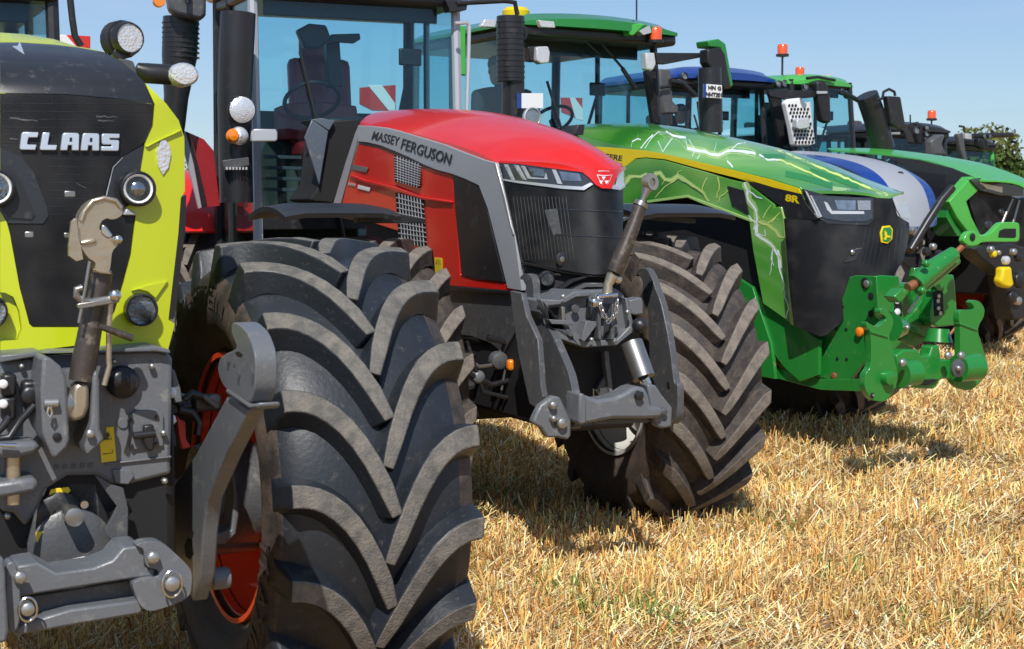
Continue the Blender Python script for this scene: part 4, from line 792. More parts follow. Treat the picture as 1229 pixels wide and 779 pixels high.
slab(T, 'link_lug', H("890,590 920,588 945,612 925,640 885,635"), ('y', -.53), .05, 'tubeiron', tl); ptube(T, 'link_collar', I("668,95 735,140"), ty_, .020, 'zinc', tl, 12); ptube(T, 'link_fork', I("690,110 665,160 660,215"), ty_, [.03, .022, .026], 'zinc', tl, 12)
ptube(T, 'link_pin', I("600,235 720,225"), ('y', -.53), .012, 'chrome', tl)
cpts = I("600,240 612,270 625,310 645,355 670,385 695,360 715,320 718,285 722,250")
for a, b in zip(cpts, cpts[1:]):
    for f_ in (.0, .5):
        c0 = T.hit(a[0]+(b[0]-a[0])*f_, a[1]+(b[1]-a[1])*f_, ('y', -.545)); dd = (T.hit(*b, ('y', -.545))-T.hit(*a, ('y', -.545))).normalized(); k_ = dd.cross(Vector((0, 1, 0))) if f_ == 0 else Vector((0, 1, 0))
        mk('chain_link', *sweep([c0+dd*cos(t)*.016+k_*sin(t)*.009 for t in [2*pi*i/10 for i in range(10)]], .0032, 5, True), 'chrome', tl)
disc(T, 'spring_clip', I("570,270")[0], 6, ('y', -.52), 'chrome', cs, .03, .01)
# hoses and fittings between the wheel and the belly panel
for i_, (a, m_, r_q) in enumerate([(px("540,398 552,425 575,440 612,436"), 'steel', .010), (px("548,405 556,445 590,462 618,455"), 'black', .016), (px("560,410 580,470 612,478"), 'black', .012), (px("600,420 606,445 602,468"), 'steel', .007), (px("585,405 612,412 622,440"), 'black', .018)]): ptube(T, 'hydraulic_hose', a, ('y', .35), r_q, m_)
box(T, 'amber_filter', T.hit(614, 438, ('y', .3)), (.05, .05, .06), 'orange', bevel=.015); box(T, 'amber_filter', T.hit(622, 462, ('y', .3)), (.04, .05, .05), 'orange', bevel=.012); disc(T, 'axle_joint', (596, 432), 11, ('y', .38), 'iron', None, .05, .01); disc(T, 'axle_joint', (572, 452), 8, ('y', .38), 'iron2', None, .04, .01)
ptube(T, 'hydraulic_hose', I("560,530 600,600 560,700"), ('y', -.2), .012, 'black'); ptube(T, 'hydraulic_hose', I("700,540 680,640 720,740"), ('y', -.2), .014, 'black'); ptube(T, 'brake_line', I("480,560 520,640 500,720"), ('y', -.15), .006, 'steel')
for p_, r_q in (("345,520", 4), ("700,505", 3.5), ("560,500", 3), ("780,330", 3), ("385,235", 3)): disc(T, 'casting_bolt', I(p_)[0], r_q, ('y', -.50), 'bolt', cs, .012, .004, 6)
# lift arms
xa = ('x', -.36); ar = slab(T, 'lift_arm', I("120,118 150,92 185,100 203,140 205,240 240,310 330,490 420,700 438,778")+J("440,280 462,370 455,560 395,470 340,440 250,330 235,230")+I("190,420 150,330 130,260 152,215 165,160 150,130 128,132"), xa, .038, 'iron', T.o, bevel=.004, sm=True)
slab(T, 'lift_arm', I("840,80 862,58 900,60 930,110 955,190 985,260 1025,440 1050,600 1070,778")+J("1088,250 1093,320 1090,470 1050,520 1000,380 960,280 920,200")+I("918,620 910,320 890,285 870,225 880,150 862,110 840,100"), ('x', .40), .038, 'iron', T.o, bevel=.004, sm=True)
slab(T, 'lift_stay', I("60,200 130,215 160,350 230,500 245,700 250,778")+J("262,340 240,425 180,380 140,200 110,60"), ('x', -.44), .03, 'iron', T.o, bevel=.004)
lf = slab(T, 'lift_crossbar', J("500,318 540,335 600,358 700,345 760,320 810,288 850,275 895,285 918,330 930,400 1000,405 1010,450 980,470 900,475 700,475 620,488 520,510 490,480"), ('y', -.78), .13, 'iron2', T.o, bevel=.016)
slab(T, 'crossbar_collar', J("490,318 520,320 535,350 535,500 505,515 485,500"), ('y', -.80), .14, 'iron2', lf, bevel=.01); slab(T, 'crossbar_lower_web', J("560,480 900,470 980,475 900,500 620,505"), ('y', -.70), .08, 'iron', lf)
kn = slab(T, 'lift_knuckle', J("250,390 330,335 370,340 400,400 440,485 438,580 420,605 360,590 290,590 255,530 200,500 215,460"), ('y', -.72), .05, 'iron2', lf, bevel=.01)
slab(T, 'lift_knuckle', J("905,262 960,268 1000,330 1062,405 1058,525 1000,535 960,520 930,400"), ('y', -.74), .05, 'iron2', lf, bevel=.01)
for p, r in (("370,498", 6.5), ("315,388", 5), ("318,470", 4)): disc(T, 'lift_pin', J(p)[0], r, ('y', -.72), 'bolt', kn, .03, .006)
disc(T, 'lift_bolt', J("850,330")[0], 6, ('y', -.79), 'black', lf, .02, .004, 6); disc(T, 'lift_pin', J("1000,428")[0], 4.5, ('y', -.75), 'iron', lf, .02, .004)
slab(T, 'arm_hole', J("1030,245 1045,250 1048,285 1035,295 1025,270"), ('x', .40), .004, 'dark', lf, off=.002); slab(T, 'arm_hole', J("405,330 418,335 422,360 410,362"), xa, .004, 'bolt', lf, off=.002)
tube(T, 'lift_cylinder', [T.hit(*I("808,520")[0], ('y', -.50)), T.hit(*I("885,735")[0], ('y', -.58))], .055, 'steel', T.o, 20); ptube(T, 'cylinder_rod', J("880,225 900,265"), ('y', -.60), .028, 'chrome'); slab(T, 'cylinder_eye', J("895,260 935,255 970,300 965,345 920,350"), ('y', -.68), .06, 'iron2', bevel=.01)
slab(T, 'lower_stay', J("640,60 668,60 700,345 680,345 655,200"), ('y', -.30), .04, 'iron2'); slab(T, 'lower_web', J("590,300 650,200 690,340 620,345"), ('y', -.28), .03, 'iron')
q = T.hit(*J("500,150")[0], ('y', .1)); turn(T, 'driveline_cover', [(.07, .0), (.085, .03), (.08, .05), (.06, .04), (0, .045)], q, (.3, -.9, -.2), 'steel')
ptube(T, 'hydraulic_hose', J("420,60 470,180 540,270 560,330"), ('y', -.2), .012, 'black'); ptube(T, 'brake_line', J("575,290 575,350 660,345"), ('y', -.4), .004, 'steel')
# chassis and axle
box(T, 'front_axle', (0, .9, .72), (1.5, .2, .22), 'dark', bevel=.03); box(T, 'chassis', (0, 1.7, .95), (.44, 3.9, .55), 'dark', bevel=.03); turn(T, 'fuel_filter', [(.06, 0), (.07, .02), (.07, .14), (.05, .16)], (-.42, 1.2, .86), (0, 0, 1), 'orange')
box(T, 'engine_block', (0, 1.5, 1.3), (.5, 1.7, .55), 'dark', bevel=.04)
for a, b, r in (((-.3, .6, 1.0), (-.75, .9, .75), .02), ((-.35, .8, 1.05), (-.6, 1.1, .8), .012), ((-.4, 1.5, 1.1), (-.35, .7, .75), .015)): tube(T, 'hydraulic_hose', [a, ((a[0]+b[0])/2, (a[1]+b[1])/2, min(a[2], b[2])-.03), b], r, 'black')
for s_ in (-1, 1):
    fender(T, .98*s_+(-.06 if s_ < 0 else 0), .92, .44, 1.36, .62, 74, 106, 'black', lip=.02); slab(T, 'fender_bracket', px("430,256 470,256 511,263 511,268 430,268") if s_ < 0 else px("760,253 835,262 835,268 765,262"), ('y', .75 if s_ < 0 else .7), .08, 'black', bevel=.004)
wheel(T, .93, .88, R=.83, Wd=.60, rr=.43, N=19, ms=('tyrebrown', 'lugbrown'), sidem='sidebrown', rim='rimwhite', delta=.36, curve=1.25, inner=-1)
wheel(T, -.86, .84, R=.83, Wd=.60, rr=.43, N=19, steer=3, ms=('tyrebrown', 'lugbrown'), sidem='sidebrown', rim='rimwhite', delta=.36, curve=1.25, inner=1)
# cab
cab(T, 3.35, 4.45, .74, 1.35, 3.50, 'silver', pillar='silver', lean=.10, seatm='redseat', fend='red', rwheel=1.0, rx=1.0, zi=1.78, wall=1.25, wallm='interior', wy=1.0, xw=.17)
slab(T, 'rear_bulkhead', px("330,130 345,124 385,122 428,127 434,165 330,168"), ('y', 4.2), .04, 'redseat', bevel=.01); slab(T, 'control_box', px("392,52 408,50 412,104 394,106"), ('y', 4.0), .08, 'black', bevel=.01); slab(T, 'roof_speaker', px("357,36 372,28 392,30 398,46 385,58 366,58"), ('y', 3.8), .08, 'black', bevel=.015); slab(T, 'roof_tablet', px("398,41 432,40 433,47 425,52 398,50"), ('y', 3.8), .04, 'black', bevel=.006)
for k_ in range(4): slab(T, 'step_reflection', px("%d,%d %d,%d %d,%d %d,%d" % (318, 186+k_*13, 362, 187+k_*13, 362, 191+k_*13, 318, 190+k_*13)), ('y', 3.9), .05, 'iron', bevel=.002)  # iron slats added to imitate the steps mirrored in the lower cab glass
ye = ('y', 3.1)
ex = ptube(T, 'exhaust_stack', Kr("490,80 480,300 468,600")+Kl("470,100 480,580"), ('y', 3.12), [.115, .115, .112, .11, .11], 'black', T.o, 24)
q = T.hit(*Kr("515,675")[0], ('y', 2.95)); lm = turn(T, 'marker_lamp', [(.08, .05), (.095, .02), (.09, 0), (.085, -.004)], q, (0, 1, 0), 'black', ex); turn(T, 'lamp_glass', [(.084, -.006), (.06, -.016), (0, -.02)], q, (0, 1, 0), 'lens', lm)
q = T.hit(*Kl("500,170")[0], ('y', 2.93)); lm = turn(T, 'indicator', [(.05, .05), (.062, .02), (.058, 0), (.04, -.02), (0, -.03)], q, (0, 1, 0), 'lens', ex); q2 = T.hit(*Kl("462,170")[0], ('y', 2.92)); turn(T, 'amber_lens', [(.040, .04), (.048, .01), (.03, -.02), (0, -.028)], q2, (.2, 1, 0), 'orange', lm)
slab(T, 'lamp_arm', Kl("570,125 725,128 735,150 735,195 720,205 570,205"), ('y', 3.0), .04, 'gleam', ex, bevel=.008)
vb = slab(T, 'exhaust_guard', Kl("398,320 555,300 560,350 415,380"), ('y', 2.96), .04, 'iron', ex)
for k_ in range(7): slab(T, 'guard_slot', Kl("%d,362 %d,360 %d,378 %d,378" % (415+k_*20, 427+k_*20, 427+k_*20, 416+k_*20)), ('y', 2.955), .004, 'gleam', vb, bevel=0)
ai = ptube(T, 'air_intake', Kr("140,110 130,350 110,600")+Kl("95,100 80,200"), ('y', 4.0), [.125, .122, .085, .08, .08], 'black', T.o, 20)
for k_ in range(8): ptube(T, 'intake_rib', Kr("%d,%d %d,%d" % (138, 140+k_*30, 138, 148+k_*30)), ('y', 4.0), .130, 'black', ai, 20)
ptube(T, 'mirror_arm', Kr("180,-60 180,20"), ('y', 3.7), .02, 'black'); slab(T, 'mirror_head', Kr("55,-60 300,-60 298,90 270,128 120,95 75,70"), ('y', 3.75), .12, 'iron', bevel=.03)
disc(T, 'beacon_lens', (190, 2), 7, ('y', 4.6), 'orange', None, .05)
tb = slab(T, 'battery_box', Kl("1080,75 1229,65")+px("436,150 400,245 392,243")+Kl("960,575 930,560 1000,460 1040,120"), ('y', 2.9), .5, 'dark', bevel=.01); slab(T, 'battery_box_cover', Kl("945,70 1045,140 990,470 900,180"), ('y', 2.85), .02, 'greypanel', tb, bevel=.004); slab(T, 'battery_box_top', Kl("945,68 1000,60 1085,75 1050,138"), ('y', 2.85), .3, 'greypanel', tb, bevel=.004)
slab(T, 'fender_trim', Kl("140,130 165,140 215,330 268,610 248,618 200,420 150,230"), ('y', 4.1), .03, 'silver'); slab(T, 'fender_edge', Kl("168,140 190,150 250,360 300,600 272,612 222,340"), ('y', 4.1), .03, 'black'); slab(T, 'rear_fender_panel', Kl("190,150 280,190 340,260 380,600 300,610 255,360"), ('y', 4.2), .05, 'redseat')
bd = slab(T, 'warning_board', px("432,105 475,102 475,133 448,133 432,125"), ('y', 5.5), .02, 'reflector'); slab(T, 'white_stripe', px("441,102 458,102 474,124 474,133 466,133"), ('y', 5.5), .01, 'white', bd, off=.008)
ptube(T, 'grab_rail', px("546,28 561,27 563,32 562,80 560,137"), ('y', 3.25), .014, 'gleam'); ptube(T, 'mirror_arm', px("548,4 585,2 605,1 618,3 621,18"), ('y', 3.3), .018, 'black'); slab(T, 'mirror_foot', px("535,0 562,0 560,12 540,14"), ('y', 3.3), .1, 'black')
# ============================================================ tractor 3 (green with storm wrap)
Kk, L, Mm, N_, O, P_ = K(690, 140), K(890, 170), K(960, 330), K(1040, 250, 6.493), K(540, 10), K(740, 30)
T = T3 = Tr(2.6, 11.0, 32, 'green tractor wrapped in a lightning print with a heavy green front linkage', 'tractors parked in a row', z=.06)
def S3(p): return p.x+.455+.03*p.y-.05*(1.87-min(1.87, p.z))
def F3(p): return p.y-(.0+1.45*p.x*p.x-.10*(1.87-p.z))
XS.append(S3)
hood, rows = bonnet(T, 'bonnet', px("697,166 730,174 774,181 810,189 846,197 888,208 930,217 961,227 968,229"), px("706,149 735,148 770,148 815,153 862,162 918,175 970,192 1025,214 1062,237"), S3, 'wrap', cols=12, last=(1, 3))
fr = loft(T, 'front_frame', [(.42, .34, .9, 1.74), (.7, .37, .9, 1.86), (1.6, .38, 1.0, 2.05), (3.0, .42, 1.1, 2.3)], 'dark', e=6)
sl_ = lambda nm, pts, th, m, off=0, g=0, par=None, **k: slab(T, nm, pts, S3, th, m, par or fr, off=off, grid=g, ext=X1, **k)
sl_('bonnet_flank', px("697,164 730,172 774,179 846,195 930,215 961,225 966,240 930,222 846,203 774,186 719,181 697,178"), .02, 'wrap')
ys = sl_('yellow_stripe', Kk("120,185 200,188 430,208 560,232 800,288 1000,335 1229,393")+L("200,240 355,288 372,322 200,282 0,222")+Kk("1100,405 1000,378 800,328 560,262 440,250 378,256 310,310 210,260"), .012, 'yellow', off=.006)
sl_('wing_panel', Kk("210,270 300,320 378,262 440,256 560,270 800,338 950,385 1060,410 1229,540 1229,560")+L("240,400 272,470 297,778")+px("955,391 917,364 905,300 901,268")+Kk("1075,640 800,530 700,490 450,522 300,555 250,540"), .03, 'wrap', off=.010)
sl_('wing_opening', Kk("945,425 1050,455 1075,580 1080,606 975,548"), .012, 'black', off=.016)
sl_('wing_lip', Kk("450,515 700,482 800,520 1090,630 1095,650 800,540 700,498 450,532"), .012, 'pale_green', off=.014); sl_('wing_lip', L("255,400 272,470 297,778")+px("955,391 950,389")+L("285,770 262,480 245,410"), .01, 'pale_green', off=.015)
sl_('badge_panel', Kk("1000,380 1229,440")+L("60,240 200,282 372,325 400,385 470,470 460,482 275,472 245,400 60,262"), .02, 'black', off=.004)
tx = text(T, 'model_badge', '8R', L("275,322 358,335 358,382 270,365"), S3, 'yellow', fr, off=.006, th=.002, bold=.04); text(T, 'maker_name', 'DEERE', Kk("160,222 298,240 292,272 150,255"), S3, 'ink', fr, off=.008, th=.002, bold=.02)
bl_list = [(Kk("310,410 345,370 410,370 450,350"), 2.2), (Kk("495,355 530,345 560,385 600,392 640,365 700,400 760,440 800,470 830,520"), 2.2), (Kk("640,365 640,340 665,330"), 1.2), (Kk("640,375 560,430 500,500"), 1.3), (Kk("820,375 790,440 795,465"), 1.2), (Kk("885,370 895,420 880,500"), 1.4), (Kk("950,450 900,490 890,530"), 1.2), (Kk("560,390 540,420"), 1.0)]
bolts(T, 'lightning_glow', [(a, w_*3.2) for a, w_ in bl_list[:2]], S3, 'pale_green', fr, off=.0112)
bolts(T, 'lightning_glow', [(L("25,250 45,300 50,360 95,420 100,500 100,570 160,610 205,650 240,710 250,778"), 9), (L("110,490 170,510 220,550 250,590"), 8)], S3, 'pale_green', fr, off=.0112)
bolts(T, 'lightning_print', bl_list, S3, 'lightning2', fr, off=.0118)
bolts(T, 'lightning_print', [(L("25,250 45,300 100,340 135,350"), 2.4), (L("45,300 50,360 95,420 100,500 80,540"), 3.2), (L("100,500 100,570 160,610 205,650 240,710 250,778"), 3.4), (K(880, 260, 3)("165,120 170,180 185,230 190,290 205,330 195,365"), 2.6), (L("205,650 190,720 205,760"), 1.8), (K(880, 260, 3)("150,110 145,160 135,210"), 1.2), (L("95,560 155,580 150,540"), 1.4), (L("100,500 70,480 40,420"), 2)], S3, 'lightning', fr, off=.0125)
bolts(T, 'lightning_print', [(L("110,490 170,510 220,550 235,585 275,590"), 2.2), (L("140,470 190,390"), 1.4), (L("170,500 220,460 245,435"), 1.8), (L("190,500 215,470 230,480"), 1.2)], S3, 'lightning2', fr, off=.0125)
# printed lightning following the domed bonnet
from mathutils.bvhtree import BVHTree
def bonnet_hit(T, ob, off=.004):
    bv = BVHTree.FromPolygons([v.co for v in ob.data.vertices], [list(p.vertices) for p in ob.data.polygons])
    def f(x, y):
        d = T.ray(x, y).normalized(); h = bv.ray_cast(T.c, d); 
        return (h[0]-d*off) if h[0] is not None else None
    return f
def on_bonnet(T, ob, name, lines, m):
    f = bonnet_hit(T, ob, .0025 if m == 'pale_green' else .005); V = []; F = []
    for pts, wd in lines:
        q = [pts[0]]
        for a, b in zip(pts, pts[1:]):
            L_ = math.hypot(b[0]-a[0], b[1]-a[1]); k = max(1, int(L_/5))
            for i in range(1, k+1): q.append((a[0]+(b[0]-a[0])*i/k, a[1]+(b[1]-a[1])*i/k+random.uniform(-.7, .7)*(wd < 5)))
        prev = None
        for i, (x, y) in enumerate(q):
            ww = wd*random.uniform(.7, 1.1)/2 if wd < 5 else wd/2
            h = [f(x, y-ww), f(x, y+ww)]
            if None in h: prev = None; continue
            n = len(V); V += h
            if prev is not None: F.append([prev, prev+1, n+1, n])
            prev = n
    if F: return mk(name, V, F, m, ob, smooth=False)
on_bonnet(T, hood, 'lightning_glow', [(Kk("560,95 640,130 690,190 740,205 800,215 830,230 880,240 930,215 960,205 1060,215 1110,230"), 9)], 'pale_green')
for q in [(Kk("380,60 480,72 560,110 520,130"), 8), (L("560,290 640,300 700,315 800,325 880,330"), 6)]: on_bonnet(T, hood, 'pale_patch', [q], 'pale_green')  # pale green patches of the bonnet print
on_bonnet(T, hood, 'lightning_print', [(Kk("640,125 680,130 690,190 740,205 800,215 830,230 880,240 930,215 960,205 1060,215 1110,230"), 3.6), (Kk("930,215 935,270 970,310"), 2.6), (Kk("560,90 600,115 640,125"), 2.6), (Kk("700,140 740,205 720,240"), 1.4), (Kk("960,205 1000,170 1050,160"), 1.6), (L("110,80 160,110 230,110"), 2.4), (Kk("345,190 352,150 385,135 405,140"), 1.6), (Kk("385,135 388,80"), 1.4), (Kk("400,200 430,160 480,110"), 2.0), (Kk("510,150 540,215 600,130"), 1.6), (Kk("855,215 870,165"), 1.6), (Kk("430,195 470,130 520,90"), 1.4), (Kk("750,260 770,230"), 1.2)], 'lightning')
on_bonnet(T, hood, 'pale_streak', [(L("150,20 330,95 560,190 800,290 900,325"), 3.0), (L("230,110 420,190 560,260"), 2.4)], 'lightning2')
for ln in [(L("270,195 400,225 560,270"), 7), (L("420,175 560,220 720,275"), 6), (L("620,165 740,215 860,265"), 6), (L("120,88 270,90"), 5)]: on_bonnet(T, hood, 'dark_green_patch', [ln], 'green')
slab(T, 'nose_grille', L("272,472 470,486 780,508 800,490 802,345 925,350 960,455 1030,500 1032,560 1015,650 1000,700")+px("1085,310 1072,332 1030,370 992,402 985,404 955,391 949,340"), F3, .02, 'grille', fr, grid=8)
slab(T, 'headlight_bezel', L("378,292 530,332 700,342 806,344 808,480 770,512 640,510 520,502 470,472 420,390"), F3, .02, 'gloss', fr, grid=8, off=.006)
slab(T, 'headlight', L("420,330 530,338 795,350 795,470 760,490 620,490 500,470 470,440"), F3, .008, 'lampblack', fr, grid=8, off=.014)
slab(T, 'light_strip', L("495,368 515,375 545,425 740,428 742,445 540,445 515,420"), F3, .005, 'gleam', fr, grid=8, off=.020); slab(T, 'light_bowl', L("560,360 690,362 690,420 580,418"), F3, .005, 'bowl', fr, grid=8, off=.018); slab(T, 'light_bowl', L("700,362 780,362 780,420 705,420"), F3, .005, 'lensdark', fr, grid=8, off=.020)
slab(T, 'bezel_trim', L("378,300 392,310 470,465 460,470"), F3, .006, 'gleam', fr, grid=8, off=.020); slab(T, 'bezel_trim', L("408,330 418,332 482,460 472,465"), F3, .006, 'gleam', fr, grid=8, off=.022)
slab(T, 'headlight', L("925,352 990,345 1010,380 1032,445 1030,478 975,462 950,420"), F3, .01, 'lens', fr, grid=6, off=.008)
bd = slab(T, 'nose_badge', L("860,520 905,515 922,540 918,600 890,628 852,620 845,560"), F3, .012, 'yellow', fr, off=.014); slab(T, 'badge_field', L("864,530 902,526 913,545 908,598 888,616 860,610 855,562"), F3, .004, 'green', bd, off=.018, bevel=0)
slab(T, 'leaping_deer', L("868,545 880,560 882,575 905,580 900,590 880,588 875,605 862,600 870,585 866,570"), F3, .003, 'yellow', bd, off=.021, bevel=0)
slab(T, 'camera_recess', L("620,740 690,660 745,650 700,730 640,745"), F3, .01, 'black', fr, off=.006); disc(T, 'camera_eye', L("678,680")[0], 3.6, F3, 'chrome', fr, .015, .01)
for k_ in range(9): bolts(T, 'grille_rib', [(L("%d,530 %d,640 %d,760" % (760+k_*28, 745+k_*28, 715+k_*30)), .9)], F3, 'gloss', fr, e=(0, 1, 0), off=.003)
# front linkage frame
low = slab(T, 'chassis_side_plate', px("903,343 917,364 983,408 982,450 960,458 940,440 918,410"), ('x', -.40), .03, 'green'); slab(T, 'chassis_side_plate', px("895,415 925,440 985,455 1040,455 1100,452 1095,465 1040,470 985,468 905,447"), ('x', -.36), .03, 'green')
slab(T, 'chassis_side_plate', px("880,330 903,345 925,412 930,455 905,450 880,440"), ('x', -.42), .03, 'green')
sp = slab(T, 'frame_side_plate', Mm("305,12 340,2 470,8 482,200 500,300 440,340 436,480 290,668 100,625 115,430 150,350 200,270 270,120"), ('x', -.33), .03, 'green', T.o, bevel=.005)
for p, r in (("400,50", 6.5), ("437,130", 4.5), ("437,238", 4.5), ("262,195", 2.6), ("240,243", 2.6), ("222,330", 2.2), ("285,335", 2.2), ("230,515", 2.2), ("288,518", 2.2)): disc(T, 'plate_hole', Mm(p)[0], r, ('x', -.33), 'dark', sp, .004, 0, 16, (-1, 0, 0))
disc(T, 'plate_pin', Mm("412,55")[0], 4.5, ('x', -.335), 'bolt', sp, .012, .004, 16, (-1, 0, 0)); disc(T, 'orange_marker', Mm("372,350")[0], 5.6, ('x', -.34), 'orange', sp, .02, .006, 20, (-1, 0, 0)); disc(T, 'rusty_bolt', Mm("212,622")[0], 4.4, ('x', -.335), 'copper', sp, .012, .004, 16, (-1, 0, 0))
yf = ('y', -.42)
fp = slab(T, 'frame_front_plate', Mm("470,8 500,2 610,8 622,110 625,250 640,320 600,350 560,330 482,250"), yf, .04, 'green', T.o, bevel=.006); slab(T, 'slot_plate', Mm("580,125 605,118 622,140 625,250 600,270 580,240"), yf, .01, 'dark', fp, off=.006); 
for p in ("596,155", "597,230"): disc(T, 'slot_bolt', Mm(p)[0], 4.5, ('y', -.43), 'white', fp, .008)
rp_ = slab(T, 'frame_tower', Mm("858,0 945,-2 955,60 972,295 960,308 850,322 805,290 800,250 830,100 880,100"), ('y', -.36), .10, 'green', T.o, bevel=.008); slab(T, 'tower_slot', Mm("822,105 880,95 885,240 830,255"), ('y', -.365), .012, 'dark', rp_)
for p in ("850,130", "845,160", "848,205", "860,235"): disc(T, 'tower_bolt', Mm(p)[0], 2.6, ('y', -.37), 'bolt', rp_, .01)
slab(T, 'tower_web', Mm("640,290 700,230 780,120 830,60 850,250 800,300 800,395 700,440 620,400"), ('y', -.25), .04, 'green', T.o); slab(T, 'tower_brace', Mm("660,285 820,370 800,390 640,320"), ('y', -.30), .05, 'green', T.o); slab(T, 'tower_hook', Mm("825,35 860,5 885,40 888,100 850,95 825,70"), ('y', -.40), .05, 'green', T.o)
slab(T, 'tower_web', px("1098,322 1125,320 1130,345 1100,380 1092,345"), ('y', -.20), .04, 'green', T.o)
ptube(T, 'link_stay', Mm("735,130 665,235"), ('y', -.5), .010, 'bolt'); ptube(T, 'link_stay', Mm("955,325 880,420"), ('y', -.4), .010, 'copper'); ptube(T, 'lift_strut', Mm("855,330 850,410"), ('y', -.45), [.07, .10], 'green')
al = slab(T, 'lift_arm', Mm("410,285 430,300 480,325 520,290 535,260 492,235 498,208 520,205 558,235 578,285 562,340 545,375 605,600 598,670 560,740 520,782 440,770 395,690 402,610 440,560 436,345 408,320"), ('y', -.86), .05, 'green', T.o, bevel=.006, sm=True)
slab(T, 'weld_collar', Mm("440,340 545,372 545,388 440,358"), ('y', -.87), .05, 'green', al, bevel=.004); disc(T, 'arm_boss', Mm("525,630")[0], 8.5, ('y', -.86), 'green', al, .05, .004); disc(T, 'arm_hole', Mm("445,740")[0], 3.2, ('y', -.862), 'dark', al, .004); disc(T, 'arm_hole', Mm("450,740")[0], 1.6, ('y', -.864), 'bolt', al, .006)
ar2 = slab(T, 'lift_arm', Mm("982,215 1035,215 1075,215 1068,190 1050,170 1070,152 1110,165 1138,210 1130,260 1105,300 1092,345 1120,430 1160,570 1140,630 1070,700 1020,712 970,690 930,640 940,590 985,560 985,300 975,280"), ('y', -.70), .05, 'green', T.o, bevel=.006, sm=True)
slab(T, 'weld_collar', Mm("985,292 1095,330 1092,345 985,306"), ('y', -.71), .05, 'green', ar2, bevel=.004)
ptube(T, 'cross_shaft', Mm("1090,565 970,575"), ('y', -.80), .09, 'green', ar2, 22); disc(T, 'shaft_end', Mm("965,572")[0], 10.5, ('y', -.88), 'iron', ar2, .02, .0); disc(T, 'shaft_bolt', Mm("965,572")[0], 3.2, ('y', -.90), 'bolt', ar2, .02, .01)
cb = slab(T, 'lift_crossbar', Mm("590,495 640,460 730,458 748,495 800,495 812,440 858,430 870,520 930,520 932,640 870,640 830,700 760,700 660,690 640,672 700,655 735,640 700,615 620,650 610,600"), ('y', -.78), .10, 'green', T.o, bevel=.012); ptube(T, 'cross_shaft', Mm("620,612 710,600"), ('y', -.80), .085, 'green', cb, 20)
slab(T, 'crossbar_pocket', Mm("742,645 830,640 860,645 780,680 715,665"), ('y', -.80), .01, 'dark', cb)
for p in ("625,540", "985,495", "905,495"): disc(T, 'shaft_nut', Mm(p)[0], 5, ('y', -.86), 'bolt', cb, .02, .01, 8)
ptube(T, 'spring_pin', Mm("670,690 720,630"), ('y', -.85), .008, 'zinc', cb); ptube(T, 'pivot_cone', Mm("570,320 640,322"), ('y', -.6), [.09, .05], 'green', al, 18); disc(T, 'pivot_nut', Mm("650,322")[0], 3, ('y', -.68), 'bolt', al, .02, .01)
yk = ('y', -.62); tk = ptube(T, 'top_link_tube', N_("380,590 520,470 680,355"), yk, [.065, .065, .05], 'green', T.o, 18); ptube(T, 'top_link_rod', N_("690,350 760,285"), yk, .020, 'copper', tk); ptube(T, 'top_link_rod', N_("320,620 375,590"), yk, .032, 'copper', tk); ptube(T, 'top_link_rail', N_("400,650 560,520 700,400"), ('y', -.58), .035, 'green', tk); slab(T, 'top_link_clevis', N_("215,690 280,620 340,640 300,700 260,740"), ('y', -.64), .10, 'green', tk, bevel=.008)
for p in ("420,640", "450,430"): disc(T, 'link_nut', N_(p)[0], 4.5, ('y', -.68), 'green', tk, .03, .01, 8)
hkk = slab(T, 'top_link_knuckle', N_("770,215 800,180 850,178 885,215 960,205 1040,120 1060,108 1180,108 1195,130 1195,245 1175,265 900,262 870,290 800,298 755,260"), ('y', -.66), .05, 'green_far', tk, bevel=.006, sm=True); slab(T, 'handle_gap', N_("1035,175 1075,158 1165,158 1165,222 1150,232 1025,228"), ('y', -.661), .055, 'dark', hkk, off=.002); disc(T, 'knuckle_hole', N_("825,225")[0], 4.5, ('y', -.662), 'dark', hkk, .004)
box(T, 'front_axle', (0, 1.6, .85), (1.5, .24, .3), 'green', bevel=.03); box(T, 'chassis', (0, 2.2, .95), (.5, 4.5, .5), 'green', bevel=.03); box(T, 'engine_block', (0, 1.6, 1.35), (.46, 1.9, .6), 'green', bevel=.05)
for k_ in range(7): box(T, 'engine_detail', (-.30, .9+.25*k_, 1.1+.12*(k_ % 3)), (.1, .15, .14), ('green', 'dark', 'green')[k_ % 3], bevel=.02)
for s_ in (-1, 1):
    wheel(T, .98*s_, 1.7, R=.80, Wd=.60, rr=.42, N=19, ms=('tyrebrown', 'lugbrown'), sidem='sidebrown', rim='rimyellow', delta=.36, curve=1.25, inner=-s_, join=True); fender(T, .98*s_, 1.75, .80, .96, .62, 66, 130, 'greypanel')
rf = cab(T, 3.6, 5.4, .80, 1.75, 3.43, 'green', pillar='black', lean=.16, roofh=.15, over=.42, seatm='seat', rwheel=1.05, rx=1.05, rim='rimyellow', fend='green')
text(T, 'x', '.', px("0,0 1,0 1,1 0,1"), ('y', 4.5), 'ink', fr) if False else None
yv = ('y', 3.35)
slab(T, 'roof_corner', O("1090,95 1170,92 1210,100 1190,110 1130,168 1108,165"), yv, .3, 'green_far', rf, bevel=.01); slab(T, 'roof_lamp_housing', O("1165,140 1229,105 1240,150 1190,165"), yv, .2, 'gleam', rf)
for q in ("215,68 290,70 280,118 190,112", "545,72 640,80 650,120 560,115"): slab(T, 'roof_lamp', O(q), ('y', 3.25), .05, 'lens', rf, bevel=.006)
turn(T, 'satellite_receiver', [(.08, -.06), (.115, -.05), (.12, 0), (.09, .03), (0, .04)], T.hit(*K(530, 0, 3.32)("296,45")[0], ('y', 3.8)), (0, 0, 1), 'yellow', rf)
